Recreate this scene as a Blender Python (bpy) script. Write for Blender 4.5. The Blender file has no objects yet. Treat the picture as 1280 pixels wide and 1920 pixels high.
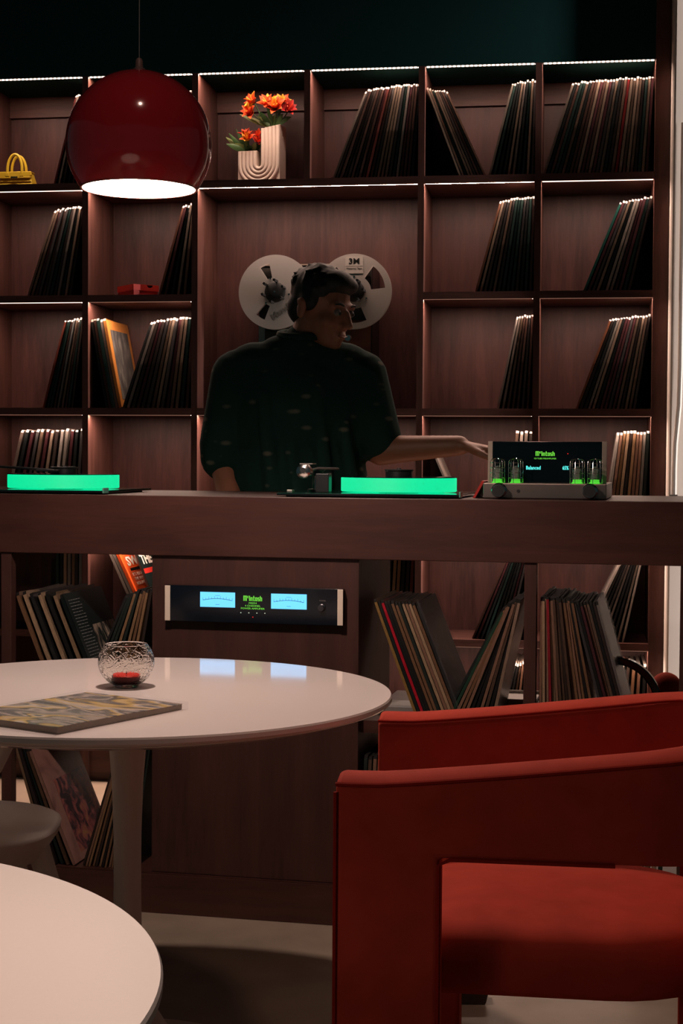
import bpy, bmesh, math, random
from mathutils import Vector, Matrix

random.seed(7)
S = bpy.context.scene
COL = S.collection
PI = math.pi

# ------------------------------------------------------------------ camera
EYE = 1.1316
PITCH, ROLL, FPX = 0.0353, 0.0064, 2950.0
cd = bpy.data.cameras.new('camera')
cd.sensor_fit = 'VERTICAL'
cd.sensor_height = 36.0
cd.lens = FPX / 1920.0 * 36.0
cd.clip_start = 0.05
cam = bpy.data.objects.new('camera', cd)
COL.objects.link(cam)
_cp, _sp, _cr, _sr = math.cos(PITCH), math.sin(PITCH), math.cos(ROLL), math.sin(ROLL)
_R = Vector((1, 0, 0)); _F = Vector((0, _cp, -_sp)); _U = Vector((0, _sp, _cp))
_R2 = _R * _cr + _U * _sr; _U2 = _U * _cr - _R * _sr
cam.matrix_world = Matrix((( _R2.x, _U2.x, -_F.x, 0), (_R2.y, _U2.y, -_F.y, 0), (_R2.z, _U2.z, -_F.z, EYE), (0, 0, 0, 1)))
S.camera = cam

# ------------------------------------------------------------------ world, lamps, exposure
def srgb(r, g, b):
    f = lambda c: c / 12.92 if c <= 0.04045 else ((c + 0.055) / 1.055) ** 2.4
    return tuple(f(c / 255.0) for c in (r, g, b))

w = bpy.data.worlds.new('dim_room'); S.world = w; w.use_nodes = True
w.node_tree.nodes['Background'].inputs[0].default_value = (0.25, 0.62, 0.66, 1)
w.node_tree.nodes['Background'].inputs[1].default_value = 0.035
S.view_settings.view_transform = 'Standard'
S.view_settings.look = 'None'
S.view_settings.exposure = 0.0
S.view_settings.gamma = 1.0
S.view_settings.use_curve_mapping = False
try:
    S.cycles.use_denoising = True
    S.cycles.max_bounces = 6
    S.cycles.diffuse_bounces = 3
    S.cycles.glossy_bounces = 3
    S.cycles.transmission_bounces = 6
    S.cycles.sample_clamp_indirect = 4.0
    S.cycles.caustics_refractive = False
    S.cycles.caustics_reflective = False
except Exception:
    pass

def lamp(name, kind, loc, energy, color, size=0.05, target=None, spot=None, blend=0.5):
    l = bpy.data.lights.new(name, kind)
    l.energy = energy; l.color = color
    if kind == 'AREA': l.size = size
    else: l.shadow_soft_size = size
    if spot: l.spot_size = spot; l.spot_blend = blend
    o = bpy.data.objects.new(name, l); COL.objects.link(o); o.location = loc
    if target is not None:
        o.rotation_euler = (Vector(target) - Vector(loc)).to_track_quat('-Z', 'Y').to_euler()
    return o
WARM = (1.0, 0.76, 0.66)
# second pendant of the row, over the front table, hangs above the frame
lamp('front_table_lamp', 'SPOT', (-0.72, 0.95, 1.95), 53.0, (1.0, 0.72, 0.60), 0.06, (-0.72, 0.96, 0.0), 1.60, 0.7)
# ceiling downlight over the seating, right of the frame
lamp('seating_downlight', 'SPOT', (0.9, 2.2, 2.8), 20.0, (1.0, 0.62, 0.45), 0.12, (0.35, 2.45, 0.5), 0.9, 0.6)
# unseen upright area light, added right of the frame to brighten the white wall
_t = lamp('added_wall_light', 'AREA', (1.537, 4.895, 1.45), 4.2, (1.0, 0.86, 0.80), 0.03)
_t.data.shape = 'RECTANGLE'; _t.data.size_y = 2.6; _t.data.spread = 0.62
_t.rotation_euler = (PI/2, 0, PI/2 - 0.1493 - 0.21)
# unseen warm spot, added left of the camera as fill for the armchair
lamp('added_chair_fill', 'SPOT', (-1.35, 0.75, 1.25), 12.0, (1.0, 0.66, 0.56), 0.15, (0.25, 2.1, 0.5), 0.62, 0.8)
# dim ceiling light that washes the bar front
lamp('bar_wash', 'SPOT', (-0.2, 1.9, 3.1), 17.0, (1.0, 0.62, 0.5), 0.02, (-0.2, 3.45, 0.55), 0.95, 0.7)
# ------------------------------------------------------------------ frames
FB = Matrix.Rotation(-0.1493, 4, 'Z') @ Matrix.Translation((0, 5.2362, 0))   # bookcase: x along it, y into it
FC = Matrix.Rotation(-0.2130, 4, 'Z') @ Matrix.Translation((0, 3.6706, 0))   # bar counter
FW = Matrix.Identity(4)

def T(x, y, z, rz=0.0, ry=0.0, rx=0.0):
    return Matrix.Translation((x, y, z)) @ Matrix.Rotation(rz, 4, 'Z') @ Matrix.Rotation(ry, 4, 'Y') @ Matrix.Rotation(rx, 4, 'X')

# ------------------------------------------------------------------ mesh helper
class MB:
    def __init__(s): s.v = []; s.f = []; s.m = []; s.M = Matrix.Identity(4)
    def _add(s, vs, fs, m):
        o = len(s.v); s.v += [tuple(s.M @ Vector(p)) for p in vs]
        for f in fs: s.f.append([i + o for i in f]); s.m.append(m)
    def box(s, x0, x1, y0, y1, z0, z1, m=0):
        s._add([(x0,y0,z0),(x1,y0,z0),(x1,y1,z0),(x0,y1,z0),(x0,y0,z1),(x1,y0,z1),(x1,y1,z1),(x0,y1,z1)],
               [(3,2,1,0),(4,5,6,7),(0,1,5,4),(1,2,6,5),(2,3,7,6),(3,0,4,7)], m); return s
    def prism(s, poly, d0, d1, axis='y', m=0):
        n = len(poly)
        def P(a, b, d): return {'y': (a, d, b), 'z': (a, b, d), 'x': (d, a, b)}[axis]
        vs = [P(a, b, d0) for a, b in poly] + [P(a, b, d1) for a, b in poly]
        fs = [tuple(range(n)), tuple(range(2*n-1, n-1, -1))] + [(i, i+n, (i+1) % n + n, (i+1) % n) for i in range(n)]
        s._add(vs, fs, m); return s
    def lathe(s, prof, seg=32, c=(0,0,0), m=0, axis='z', caps=True):
        vs = []; fs = []
        for r, z in prof:
            for i in range(seg):
                a = 2*PI*i/seg; p = (r*math.cos(a), r*math.sin(a), z)
                if axis == 'y': p = (p[0], p[2], p[1])
                if axis == 'x': p = (p[2], p[0], p[1])
                vs.append((p[0]+c[0], p[1]+c[1], p[2]+c[2]))
        n = len(prof)
        for k in range(n-1):
            for i in range(seg):
                j = (i+1) % seg
                fs.append((k*seg+i, k*seg+j, (k+1)*seg+j, (k+1)*seg+i))
        if caps and prof[0][0] > 1e-6: fs.append(tuple(range(seg-1, -1, -1)))
        if caps and prof[-1][0] > 1e-6: fs.append(tuple((n-1)*seg+i for i in range(seg)))
        s._add(vs, fs, m); return s
    def loft(s, rings, m=0, caps=True, closed=True):
        n = len(rings[0]); vs = [p for r in rings for p in r]; fs = []
        for k in range(len(rings)-1):
            for i in range(n if closed else n-1):
                j = (i+1) % n
                fs.append((k*n+i, k*n+j, (k+1)*n+j, (k+1)*n+i))
        if caps and closed:
            fs.append(tuple(range(n-1, -1, -1))); fs.append(tuple((len(rings)-1)*n+i for i in range(n)))
        s._add(vs, fs, m); return s
    def tube(s, pts, r, seg=8, m=0, caps=True):
        pts = [Vector(p) for p in pts]; rings = []; up = None
        for i, p in enumerate(pts):
            t = (pts[min(i+1, len(pts)-1)] - pts[max(i-1, 0)])
            if t.length < 1e-9: t = Vector((0,0,1))
            t.normalize()
            if up is None:
                up = Vector((0,0,1)) if abs(t.z) < 0.9 else Vector((1,0,0))
            u = (up - t*up.dot(t)).normalized(); up = u
            v = t.cross(u); rr = r[i] if isinstance(r, (list, tuple)) else r
            rings.append([tuple(p + u*rr*math.cos(2*PI*k/seg) + v*rr*math.sin(2*PI*k/seg)) for k in range(seg)])
        s.loft(rings, m, caps); return s
    def mesh(s, name, mats, smooth=False, angle=35):
        me = bpy.data.meshes.new(name); me.from_pydata(s.v, [], s.f)
        for mt in mats: me.materials.append(mt)
        for p, mi in zip(me.polygons, s.m): p.material_index = mi
        bm = bmesh.new(); bm.from_mesh(me)
        bmesh.ops.remove_doubles(bm, verts=bm.verts, dist=1e-6)
        bmesh.ops.recalc_face_normals(bm, faces=bm.faces)
        bm.to_mesh(me); bm.free()
        if smooth:
            me.polygons.foreach_set('use_smooth', [True]*len(me.polygons))
            try: me.set_sharp_from_angle(angle=math.radians(angle))
            except Exception: pass
        me.update(); return me
    def build(s, name, mats, parent=None, smooth=False, bevel=0, M=None, angle=35, seg=2):
        if not isinstance(mats, (list, tuple)): mats = [mats]
        o = bpy.data.objects.new(name, s.mesh(name, mats, smooth, angle)); COL.objects.link(o)
        if parent is not None: o.parent = parent
        if M is not None:
            o.matrix_local = M
        if bevel:
            b = o.modifiers.new('bevel', 'BEVEL'); b.width = bevel; b.segments = seg; b.limit_method = 'ANGLE'
        return o

def tag(o, label, cat, group=None):
    o['label'] = label; o['category'] = cat
    if group: o['group'] = group
    return o
def thing(name, label, cat, M, group=None):
    o = bpy.data.objects.new(name, None); COL.objects.link(o); o.empty_display_size = 0.05
    o.matrix_world = M
    return tag(o, label, cat, group)
def structure(o): o['kind'] = 'structure'; return o

def text(name, body, size, mat, parent, M, align='CENTER', width=1.0, bold=0.0, ext=0.00015):
    c = bpy.data.curves.new(name, 'FONT'); c.body = body; c.size = size; c.align_x = align; c.align_y = 'CENTER'
    c.extrude = ext; c.offset = bold; c.resolution_u = 2
    c.materials.append(mat)
    tmp = bpy.data.objects.new('tmp', c); COL.objects.link(tmp)
    dg = bpy.context.evaluated_depsgraph_get()
    me = bpy.data.meshes.new_from_object(tmp.evaluated_get(dg))
    bpy.data.objects.remove(tmp); bpy.data.curves.remove(c)
    o = bpy.data.objects.new(name, me); COL.objects.link(o); o.parent = parent
    o.matrix_local = M @ Matrix.Diagonal((width, 1, 1, 1)); return o
FACE = Matrix(((1,0,0,0),(0,0,-1,0),(0,1,0,0),(0,0,0,1)))      # lettering plane that faces -y, upright
SIDE = Matrix(((0,0,1,0),(1,0,0,0),(0,1,0,0),(0,0,0,1)))       # lettering plane that faces +x, upright

# ------------------------------------------------------------------ materials
def newmat(name):
    m = bpy.data.materials.new(name); m.use_nodes = True
    return m, m.node_tree, m.node_tree.nodes['Principled BSDF']
def N(nt, t, **kw):
    n = nt.nodes.new(t)
    for k, v in kw.items():
        if k in n.inputs: n.inputs[k].default_value = v
        else: setattr(n, k, v)
    return n
def plain(name, col, rough=0.5, metal=0.0, noise=0.12, scale=40, coat=0.0, bump=0.0, sheen=0.0, spec=0.5):
    m, nt, b = newmat(name)
    tc = N(nt, 'ShaderNodeTexCoord'); nz = N(nt, 'ShaderNodeTexNoise', Scale=scale, Detail=4.0)
    nt.links.new(tc.outputs['Object'], nz.inputs['Vector'])
    mx = N(nt, 'ShaderNodeMix', data_type='RGBA')
    mx.inputs[6].default_value = (*[c*(1-noise) for c in col], 1); mx.inputs[7].default_value = (*[min(1, c*(1+noise)) for c in col], 1)
    nt.links.new(nz.outputs['Fac'], mx.inputs[0]); nt.links.new(mx.outputs[2], b.inputs['Base Color'])
    b.inputs['Roughness'].default_value = rough; b.inputs['Metallic'].default_value = metal
    b.inputs['Coat Weight'].default_value = coat; b.inputs['Coat Roughness'].default_value = 0.07
    b.inputs['Specular IOR Level'].default_value = spec
    if sheen: b.inputs['Sheen Weight'].default_value = sheen; b.inputs['Sheen Roughness'].default_value = 0.4; b.inputs['Sheen Tint'].default_value = (*col, 1)
    if bump:
        bp = N(nt, 'ShaderNodeBump', Strength=bump, Distance=0.002)
        nt.links.new(nz.outputs['Fac'], bp.inputs['Height']); nt.links.new(bp.outputs['Normal'], b.inputs['Normal'])
    return m
def glow(name, col, strength, dots=0.0):
    m, nt, b = newmat(name)
    b.inputs['Base Color'].default_value = (0.02, 0.02, 0.02, 1)
    b.inputs['Emission Color'].default_value = (*col, 1); b.inputs['Emission Strength'].default_value = strength
    if dots:
        tc = N(nt, 'ShaderNodeTexCoord'); wv = N(nt, 'ShaderNodeTexWave', Scale=dots, bands_direction='X')
        nt.links.new(tc.outputs['Object'], wv.inputs['Vector'])
        mr = N(nt, 'ShaderNodeMapRange'); mr.inputs[3].default_value = strength*0.12; mr.inputs[4].default_value = strength*1.2
        nt.links.new(wv.outputs['Fac'], mr.inputs[0]); nt.links.new(mr.outputs[0], b.inputs['Emission Strength'])
    return m
def wood(name, dark, light, axis='z', scale=1.0, rough=0.45, bump=0.15):
    m, nt, b = newmat(name)
    tc = N(nt, 'ShaderNodeTexCoord')
    st = {'z': (14, 14, 1.3), 'x': (1.3, 14, 14), 'y': (14, 1.3, 14)}[axis]
    mp = N(nt, 'ShaderNodeMapping'); mp.inputs['Scale'].default_value = tuple(k*scale for k in st)
    nt.links.new(tc.outputs['Object'], mp.inputs['Vector'])
    n1 = N(nt, 'ShaderNodeTexNoise', Scale=1.6, Detail=7.0, Roughness=0.65, Distortion=0.5)
    n2 = N(nt, 'ShaderNodeTexNoise', Scale=9.0, Detail=5.0, Roughness=0.7)
    n3 = N(nt, 'ShaderNodeTexNoise', Scale=3.5, Detail=3.0)
    for n, src in ((n1, mp), (n2, mp)): nt.links.new(src.outputs[0], n.inputs['Vector'])
    nt.links.new(tc.outputs['Object'], n3.inputs['Vector'])
    a1 = N(nt, 'ShaderNodeMath', operation='MULTIPLY_ADD'); a1.inputs[1].default_value = 0.45
    nt.links.new(n2.outputs['Fac'], a1.inputs[0]); nt.links.new(n1.outputs['Fac'], a1.inputs[2])
    a2 = N(nt, 'ShaderNodeMath', operation='MULTIPLY_ADD'); a2.inputs[1].default_value = 0.45
    nt.links.new(n3.outputs['Fac'], a2.inputs[0]); nt.links.new(a1.outputs[0], a2.inputs[2])
    mr = N(nt, 'ShaderNodeMapRange'); mr.inputs[1].default_value = 0.70; mr.inputs[2].default_value = 1.2
    nt.links.new(a2.outputs[0], mr.inputs[0])
    mx = N(nt, 'ShaderNodeMix', data_type='RGBA'); mx.inputs[6].default_value = (*dark, 1); mx.inputs[7].default_value = (*light, 1)
    nt.links.new(mr.outputs[0], mx.inputs[0]); nt.links.new(mx.outputs[2], b.inputs['Base Color'])
    b.inputs['Roughness'].default_value = rough
    b.inputs['Specular IOR Level'].default_value = 0.35
    bp = N(nt, 'ShaderNodeBump', Strength=bump, Distance=0.001)
    nt.links.new(a1.outputs[0], bp.inputs['Height']); nt.links.new(bp.outputs['Normal'], b.inputs['Normal'])
    return m

WALNUT_D, WALNUT_L = (0.050, 0.020, 0.016), (0.135, 0.058, 0.046)
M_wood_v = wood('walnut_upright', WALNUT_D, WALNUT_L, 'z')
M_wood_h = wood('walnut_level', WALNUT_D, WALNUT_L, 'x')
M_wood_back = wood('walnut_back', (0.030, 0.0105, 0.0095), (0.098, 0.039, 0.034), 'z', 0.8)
M_bar = wood('bar_walnut', (0.036, 0.0135, 0.0105), (0.082, 0.031, 0.023), 'x', 0.9, 0.4)
M_bar_v = wood('bar_walnut_upright', (0.038, 0.015, 0.012), (0.078, 0.030, 0.023), 'z', 0.9, 0.5)
M_blackwall = plain('dark_teal_paint', (0.006, 0.036, 0.036), 0.9, spec=0.1)
M_white_wall = plain('white_plaster', (0.62, 0.56, 0.50), 0.7, scale=6, noise=0.06)
M_floor = plain('polished_concrete', (0.34, 0.265, 0.20), 0.42, scale=7, noise=0.35, bump=0.05)
M_led = glow('led_warm_white', (1.0, 0.68, 0.54), 200.0)
M_led_line = glow('led_lens', (1.0, 0.74, 0.62), 2.6)
M_edge_glow = glow('shelf_edge_glow', (1.0, 0.50, 0.34), 0.30)  # faint emission imitates the lit board underside along its front edge
M_led_dots = glow('led_warm_white_beads', (1.0, 0.76, 0.64), 4.5, 22.0)
M_tablewhite = plain('white_lacquer', (0.92, 0.82, 0.77), 0.45, noise=0.02, scale=200, coat=1.0)
M_tablesatin = plain('white_satin_lacquer', (0.80, 0.72, 0.66), 0.5, noise=0.02, scale=200, spec=0.25)
M_chairwhite = plain('white_plastic', (0.76, 0.66, 0.58), 0.4, noise=0.03)
M_velvet = plain('rust_velvet', (0.42, 0.046, 0.026), 0.85, noise=0.30, scale=18, sheen=0.5, bump=0.1, spec=0.15)
M_velvet_dark = plain('rust_velvet_piping', (0.27, 0.016, 0.008), 0.85, noise=0.2, scale=40, sheen=0.3, spec=0.1)
M_redlac = plain('red_lacquer', (0.38, 0.020, 0.030), 0.12, noise=0.05, scale=4, coat=0.6)
M_lampin = plain('white_enamel', (0.9, 0.86, 0.8), 0.5, noise=0.02)
M_bulb = glow('bulb', (1.0, 0.80, 0.66), 14.0)
M_blackmetal = plain('black_metal', (0.012, 0.013, 0.014), 0.35, noise=0.2)
M_blackgloss = plain('black_gloss', (0.006, 0.008, 0.009), 0.08, noise=0.1, coat=0.4)
M_rubber = plain('black_rubber', (0.012, 0.013, 0.013), 0.6)
M_chrome = plain('chrome', (0.75, 0.70, 0.66), 0.16, metal=1.0, noise=0.03)
M_steel = plain('brushed_steel', (0.42, 0.38, 0.34), 0.38, metal=1.0, noise=0.15, scale=60)
M_alu = plain('champagne_aluminium', (0.52, 0.43, 0.35), 0.42, metal=0.6, noise=0.08, scale=90)
M_reel = plain('reel_aluminium', (0.62, 0.57, 0.53), 0.42, metal=0.25, noise=0.08, scale=9)
M_glassblack = plain('black_glass', (0.004, 0.006, 0.008), 0.06, noise=0.1, coat=0.5)
M_green = glow('platter_green', srgb(8, 233, 158), 1.0)
M_tubegreen = glow('tube_glow_green', srgb(90, 235, 60), 0.8)
M_textgreen = glow('green_lettering', srgb(120, 235, 70), 0.9)
M_textcyan = glow('cyan_lettering', srgb(90, 245, 235), 1.3)
M_meter = glow('meter_blue', srgb(98, 190, 246), 1.6)
M_meterline = plain('meter_ink', (0.01, 0.06, 0.11), 0.6)
M_redled = glow('red_led', (1.0, 0.02, 0.02), 1.0)
M_whiteled = glow('pale_led', (0.75, 0.85, 0.6), 0.8)
M_vase = plain('white_ceramic', (0.78, 0.66, 0.57), 0.45, noise=0.05, scale=30)
M_leaf = plain('leaf_green', (0.05, 0.12, 0.028), 0.5, noise=0.5, scale=30)
M_stem = plain('stem_pale_green', (0.20, 0.25, 0.07), 0.5, noise=0.4, scale=40)
M_petal = plain('petal_orange', (0.88, 0.085, 0.018), 0.5, noise=0.4, scale=60)
M_petal_in = plain('petal_yellow', (0.92, 0.42, 0.04), 0.5, noise=0.3, scale=60)
M_petal_dk = plain('petal_red', (0.40, 0.022, 0.018), 0.5, noise=0.4, scale=60)
M_yellow = plain('yellow_leather', (0.66, 0.48, 0.03), 0.45, noise=0.1, scale=90)
M_gold = plain('gold_hardware', (0.75, 0.5, 0.2), 0.25, metal=1.0)
M_redcard = plain('red_card', (0.50, 0.02, 0.012), 0.55, noise=0.08)
M_skin = plain('skin', (0.36, 0.145, 0.085), 0.5, noise=0.15, scale=25)
M_hair = plain('black_hair', (0.008, 0.009, 0.008), 0.6, noise=0.4, scale=90, bump=0.4)
M_trouser = plain('black_trousers', (0.01, 0.011, 0.012), 0.8)
M_grey = plain('grey_plastic', (0.24, 0.22, 0.20), 0.5)
M_whitecloth = plain('white_paper', (0.62, 0.57, 0.52), 0.6, noise=0.1)
M_blacktext = plain('black_print', (0.006, 0.006, 0.007), 0.5)
M_wax = plain('red_wax', (0.55, 0.03, 0.022), 0.35, noise=0.2)
M_ironfoot = plain('dark_wood_foot', (0.05, 0.03, 0.02), 0.5, noise=0.4, scale=60)

def shirt_material():
    m, nt, b = newmat('dark_green_print_shirt')
    tc = N(nt, 'ShaderNodeTexCoord'); vo = N(nt, 'ShaderNodeTexVoronoi', Scale=13.0)
    mp = N(nt, 'ShaderNodeMapping'); mp.inputs['Scale'].default_value = (1, 1, 2.2)
    nt.links.new(tc.outputs['Object'], mp.inputs[0]); nt.links.new(mp.outputs[0], vo.inputs['Vector'])
    cr = N(nt, 'ShaderNodeValToRGB'); e = cr.color_ramp.elements
    e[0].position = 0.10; e[0].color = (0.11, 0.10, 0.075, 1); e[1].position = 0.24; e[1].color = (0.010, 0.032, 0.026, 1)
    nt.links.new(vo.outputs['Distance'], cr.inputs[0]); nt.links.new(cr.outputs[0], b.inputs['Base Color'])
    b.inputs['Roughness'].default_value = 0.9; b.inputs['Specular IOR Level'].default_value = 0.1
    return m
M_shirt = shirt_material()

def sleeve_material(kind):
    m, nt, b = newmat('sleeve_' + kind)
    oi = N(nt, 'ShaderNodeObjectInfo'); tc = N(nt, 'ShaderNodeTexCoord')
    mp = N(nt, 'ShaderNodeMapping'); mp.inputs['Scale'].default_value = (20, 20, 60) if kind == 'spine' else (9, 9, 9)
    nt.links.new(tc.outputs['Object'], mp.inputs[0])
    ad = N(nt, 'ShaderNodeVectorMath', operation='ADD')
    nt.links.new(mp.outputs[0], ad.inputs[0])
    ml = N(nt, 'ShaderNodeMath', operation='MULTIPLY'); ml.inputs[1].default_value = 91.0
    nt.links.new(oi.outputs['Random'], ml.inputs[0]); nt.links.new(ml.outputs[0], ad.inputs[1])
    nz = N(nt, 'ShaderNodeTexNoise', Scale=1.0, Detail=5.0, Roughness=0.7)
    nt.links.new(ad.outputs[0], nz.inputs['Vector'])
    cr = N(nt, 'ShaderNodeMapRange'); cr.inputs[1].default_value = 0.35; cr.inputs[2].default_value = 0.7
    cr.inputs[3].default_value = 0.35 if kind == 'spine' else 0.25; cr.inputs[4].default_value = 1.25 if kind == 'spine' else 0.75
    nt.links.new(nz.outputs['Fac'], cr.inputs[0])
    mx = N(nt, 'ShaderNodeMix', data_type='RGBA', blend_type='MULTIPLY'); mx.inputs[0].default_value = 1.0
    nt.links.new(oi.outputs['Color'], mx.inputs[6]); nt.links.new(cr.outputs[0], mx.inputs[7])
    nt.links.new(mx.outputs[2], b.inputs['Base Color'])
    b.inputs['Roughness'].default_value = 0.3 if kind == 'cover' else 0.4
    b.inputs['Specular IOR Level'].default_value = 0.3 if kind == 'spine' else 0.12
    return m
M_sp, M_cv = sleeve_material('spine'), sleeve_material('cover')
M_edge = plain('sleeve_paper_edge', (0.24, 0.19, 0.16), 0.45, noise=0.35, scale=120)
def clear_material(name, rough=0.08, tint=(0.9, 0.9, 0.88), alpha=0.25):
    m, nt, b = newmat(name)
    b.inputs['Base Color'].default_value = (*tint, 1); b.inputs['Roughness'].default_value = rough
    b.inputs['Alpha'].default_value = alpha
    return m
M_film = clear_material('plastic_film', 0.25, (0.40, 0.36, 0.33), 0.22)
M_film2 = clear_material('clear_film', 0.15, (0.4, 0.4, 0.4), 0.07)

def ink(name, cols, scale=14.0, stretch=(1, 1, 1), rough=0.35, detail=3.0):
    m, nt, b = newmat(name)
    tc = N(nt, 'ShaderNodeTexCoord'); mp = N(nt, 'ShaderNodeMapping'); mp.inputs['Scale'].default_value = stretch
    nz = N(nt, 'ShaderNodeTexNoise', Scale=scale, Detail=detail, Roughness=0.6, Distortion=0.8)
    cr = N(nt, 'ShaderNodeValToRGB'); el = cr.color_ramp.elements
    while len(el) < len(cols): el.new(0.5)
    for i, c in enumerate(cols):
        el[i].position = 0.3 + 0.4*i/(len(cols)-1); el[i].color = (*c, 1)
    nt.links.new(tc.outputs['Object'], mp.inputs[0]); nt.links.new(mp.outputs[0], nz.inputs['Vector'])
    nt.links.new(nz.outputs['Fac'], cr.inputs[0]); nt.links.new(cr.outputs[0], b.inputs['Base Color'])
    b.inputs['Roughness'].default_value = rough
    return m
M_art_orange = plain('orange_cover', (0.85, 0.11, 0.02), 0.4, noise=0.08)
M_art_white = plain('white_print', (0.85, 0.8, 0.72), 0.5, noise=0.03)
M_art_amber = plain('amber_cover', (0.62, 0.24, 0.05), 0.4, noise=0.15)
M_art_slate = ink('slate_photo', [(0.05, 0.05, 0.055), (0.12, 0.115, 0.11), (0.30, 0.29, 0.25)], 9, (1, 4, 1.5))
M_art_night = ink('night_photo', [(0.006, 0.012, 0.012), (0.008, 0.016, 0.016), (0.42, 0.32, 0.24), (0.008, 0.016, 0.016)], 12, (1, 4, 1.0))
M_art_night.node_tree.nodes['Principled BSDF'].inputs['Specular IOR Level'].default_value = 0.12
M_art_black = plain('black_cover', (0.006, 0.014, 0.014), 0.35, noise=0.3, spec=0.12)
M_art_pink = ink('pink_brown_print', [(0.16, 0.07, 0.06), (0.30, 0.15, 0.12), (0.36, 0.20, 0.15)], 10)
M_art_mix = ink('dark_figures_print', [(0.008, 0.012, 0.015), (0.02, 0.012, 0.02), (0.28, 0.07, 0.07), (0.36, 0.16, 0.07)], 26)
M_mag = ink('magazine_photo', [(0.03, 0.03, 0.035), (0.10, 0.095, 0.09), (0.42, 0.34, 0.28), (0.02, 0.025, 0.035), (0.55, 0.36, 0.08), (0.5, 0.43, 0.37), (.02, .03, .04), (.35, .28, .22)], 7, (2.6, 1.0, 1), 0.25, 1.0)
M_pages = plain('page_edges', (0.20, 0.14, 0.10), 0.6, noise=0.5, scale=300)

# ------------------------------------------------------------------ setting
structure(MB().box(-4, 4, -1.5, 7, -0.08, 0.0).build('floor', M_floor))
structure(MB().box(-4, 4, -1.5, 7, 3.3, 3.38).build('ceiling', M_blackwall))
structure(MB().box(-4, 3.2, 0.36, 0.46, 0.0, 3.3).build('wall_back', M_blackwall, M=FB))
# white wall end standing against the bookcase
structure(MB().box(0.2815, 0.345, -0.07, 0.36, 0.0, 3.3).build('wall_right', M_white_wall, M=FB, bevel=0.012, seg=3))
structure(MB().box(0.3455, 1.6, 0.04, 0.36, 0.0, 3.3).build('wall_end', M_white_wall, M=FB))

# ------------------------------------------------------------------ bookcase
X0, P, TH, DEP = -2.0572, 0.385, 0.0211, 0.318
ZL = [2.4244, 2.039, 1.656, 1.2692, 0.884, 0.499, 0.114]      # underside of the board above each row
BT = 0.024
ZF = [z + BT for z in ZL[1:]]                                  # floor of each row
X = lambda k: X0 + k*P                                         # left inner face of column k (0..5)
bc = thing('bookcase', 'tall built-in dark walnut record bookcase of square cubbies with lit shelves', 'bookcase', FB)
for k in range(0, 6):
    zt = 2.4244
    if k == 3:
        MB().box(X(k)-TH, X(k), 0, DEP-.0205, ZF[0], zt).build('divider', M_wood_v, bc)
        MB().box(X(k)-TH, X(k), 0, DEP-.0205, 0, ZL[3]).build('divider', M_wood_v, bc)
    else:
        MB().box(X(k)-TH, X(k), 0, DEP, 0, zt).build('divider', M_wood_v, bc)
MB().box(X(6)-TH, 0.2805, 0, DEP, 0, 3.29).build('end_stile', M_wood_v, bc)
MB().box(X(0)-TH, X(6)-TH-0.0004, 0, DEP, 2.4246, 3.29).build('header_panel', M_blackwall, bc)
for r in range(1, 7):
    for k in range(6):
        if r == 2 and k in (2, 3): continue
        if r in (1, 3) and k == 3: continue
        x1 = X(k+1)-TH
        if r in (1, 3) and k == 2: x1 = X(4)-TH
        MB().box(X(k), x1, 0, DEP, ZL[r], ZF[r-1]).build('shelf', M_wood_h, bc)
for k in range(6):
    if k == 3: pass
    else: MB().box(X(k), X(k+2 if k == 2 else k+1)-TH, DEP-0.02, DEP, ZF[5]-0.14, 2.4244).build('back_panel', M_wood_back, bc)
    MB().box(X(k), X(k+1)-TH, DEP-0.034, DEP-0.0205, 2.352, 2.4240).build('back_rail', M_wood_h, bc)
MB().box(X(0), X(6)-TH, 0.02, 0.04, 0.0, 0.113).build('toe_board', M_wood_h, bc)
# light strips under the front edge of every board; a strip shines downwards, the beads of the top row show from the front
M_led_bar = plain('strip_housing', (.05, .03, .02), .5)
shown = {(0, 1): .0026, (5, 1): .0030, (0, 2): .0020, (1, 1): .0026}
unlit = {(0, 4), (0, 5), (2, 4), (3, 4), (2, 5)}
for r in range(6):
    for k in range(6):
        if r == 2 and k in (2, 3): continue
        if r in (1, 3) and k == 3: continue
        if (k, r) in unlit: continue
        x0, x1 = X(k)+0.003, X(k+1)-TH-0.003
        if r in (1, 3) and k == 2: x1 = X(4)-TH-0.003
        z = ZL[r]-0.0002
        h = .0052 if r == 0 else shown.get((k, r), .0014)
        mb = MB().box(x0, x1, .0040, .0052, z-h, z, 0); mb.m[2] = 2
        mb.box(x0, x1, .0054, .0150, z-h*.3, z, 0); mb.m[6] = 1
        mb.build('led_strip', [M_led_bar, M_led, M_led_dots if r == 0 else (M_led_line if (k, r) in shown else M_edge_glow)], bc)

# ------------------------------------------------------------------ bar counter
ct = thing('bar_counter', 'dark walnut bar counter with open record shelves and a closed panel', 'counter', FC)
CT, CB = 1.033, 0.886
MB().box(-2.5, 0.06, 0, 0.03, CB, CT).build('fascia', M_bar, ct, bevel=0.002)
MB().box(-2.5, 0.06, 0.0305, 0.56, CT-0.03, CT).build('worktop', M_bar, ct)
for a, b in ((-1.669, -1.642), (-0.357, -0.3285), (-0.0006, 0.03)):
    MB().box(a, b, 0.006, 0.036, 0.101, CB-0.0004).build('post', M_bar_v, ct, bevel=0.001)
MB().box(-1.2715, -0.752, 0.010, 0.03, 0.101, CB-0.0004).build('amplifier_panel', M_bar_v, ct, bevel=0.001)
MB().box(-1.2715, -1.2515, 0.0305, 0.42, 0.101, CB-0.0004).build('side_panel', M_bar_v, ct)
MB().box(-0.772, -0.752, 0.0305, 0.42, 0.101, CB-0.0004).build('side_panel', M_bar_v, ct)
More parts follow.
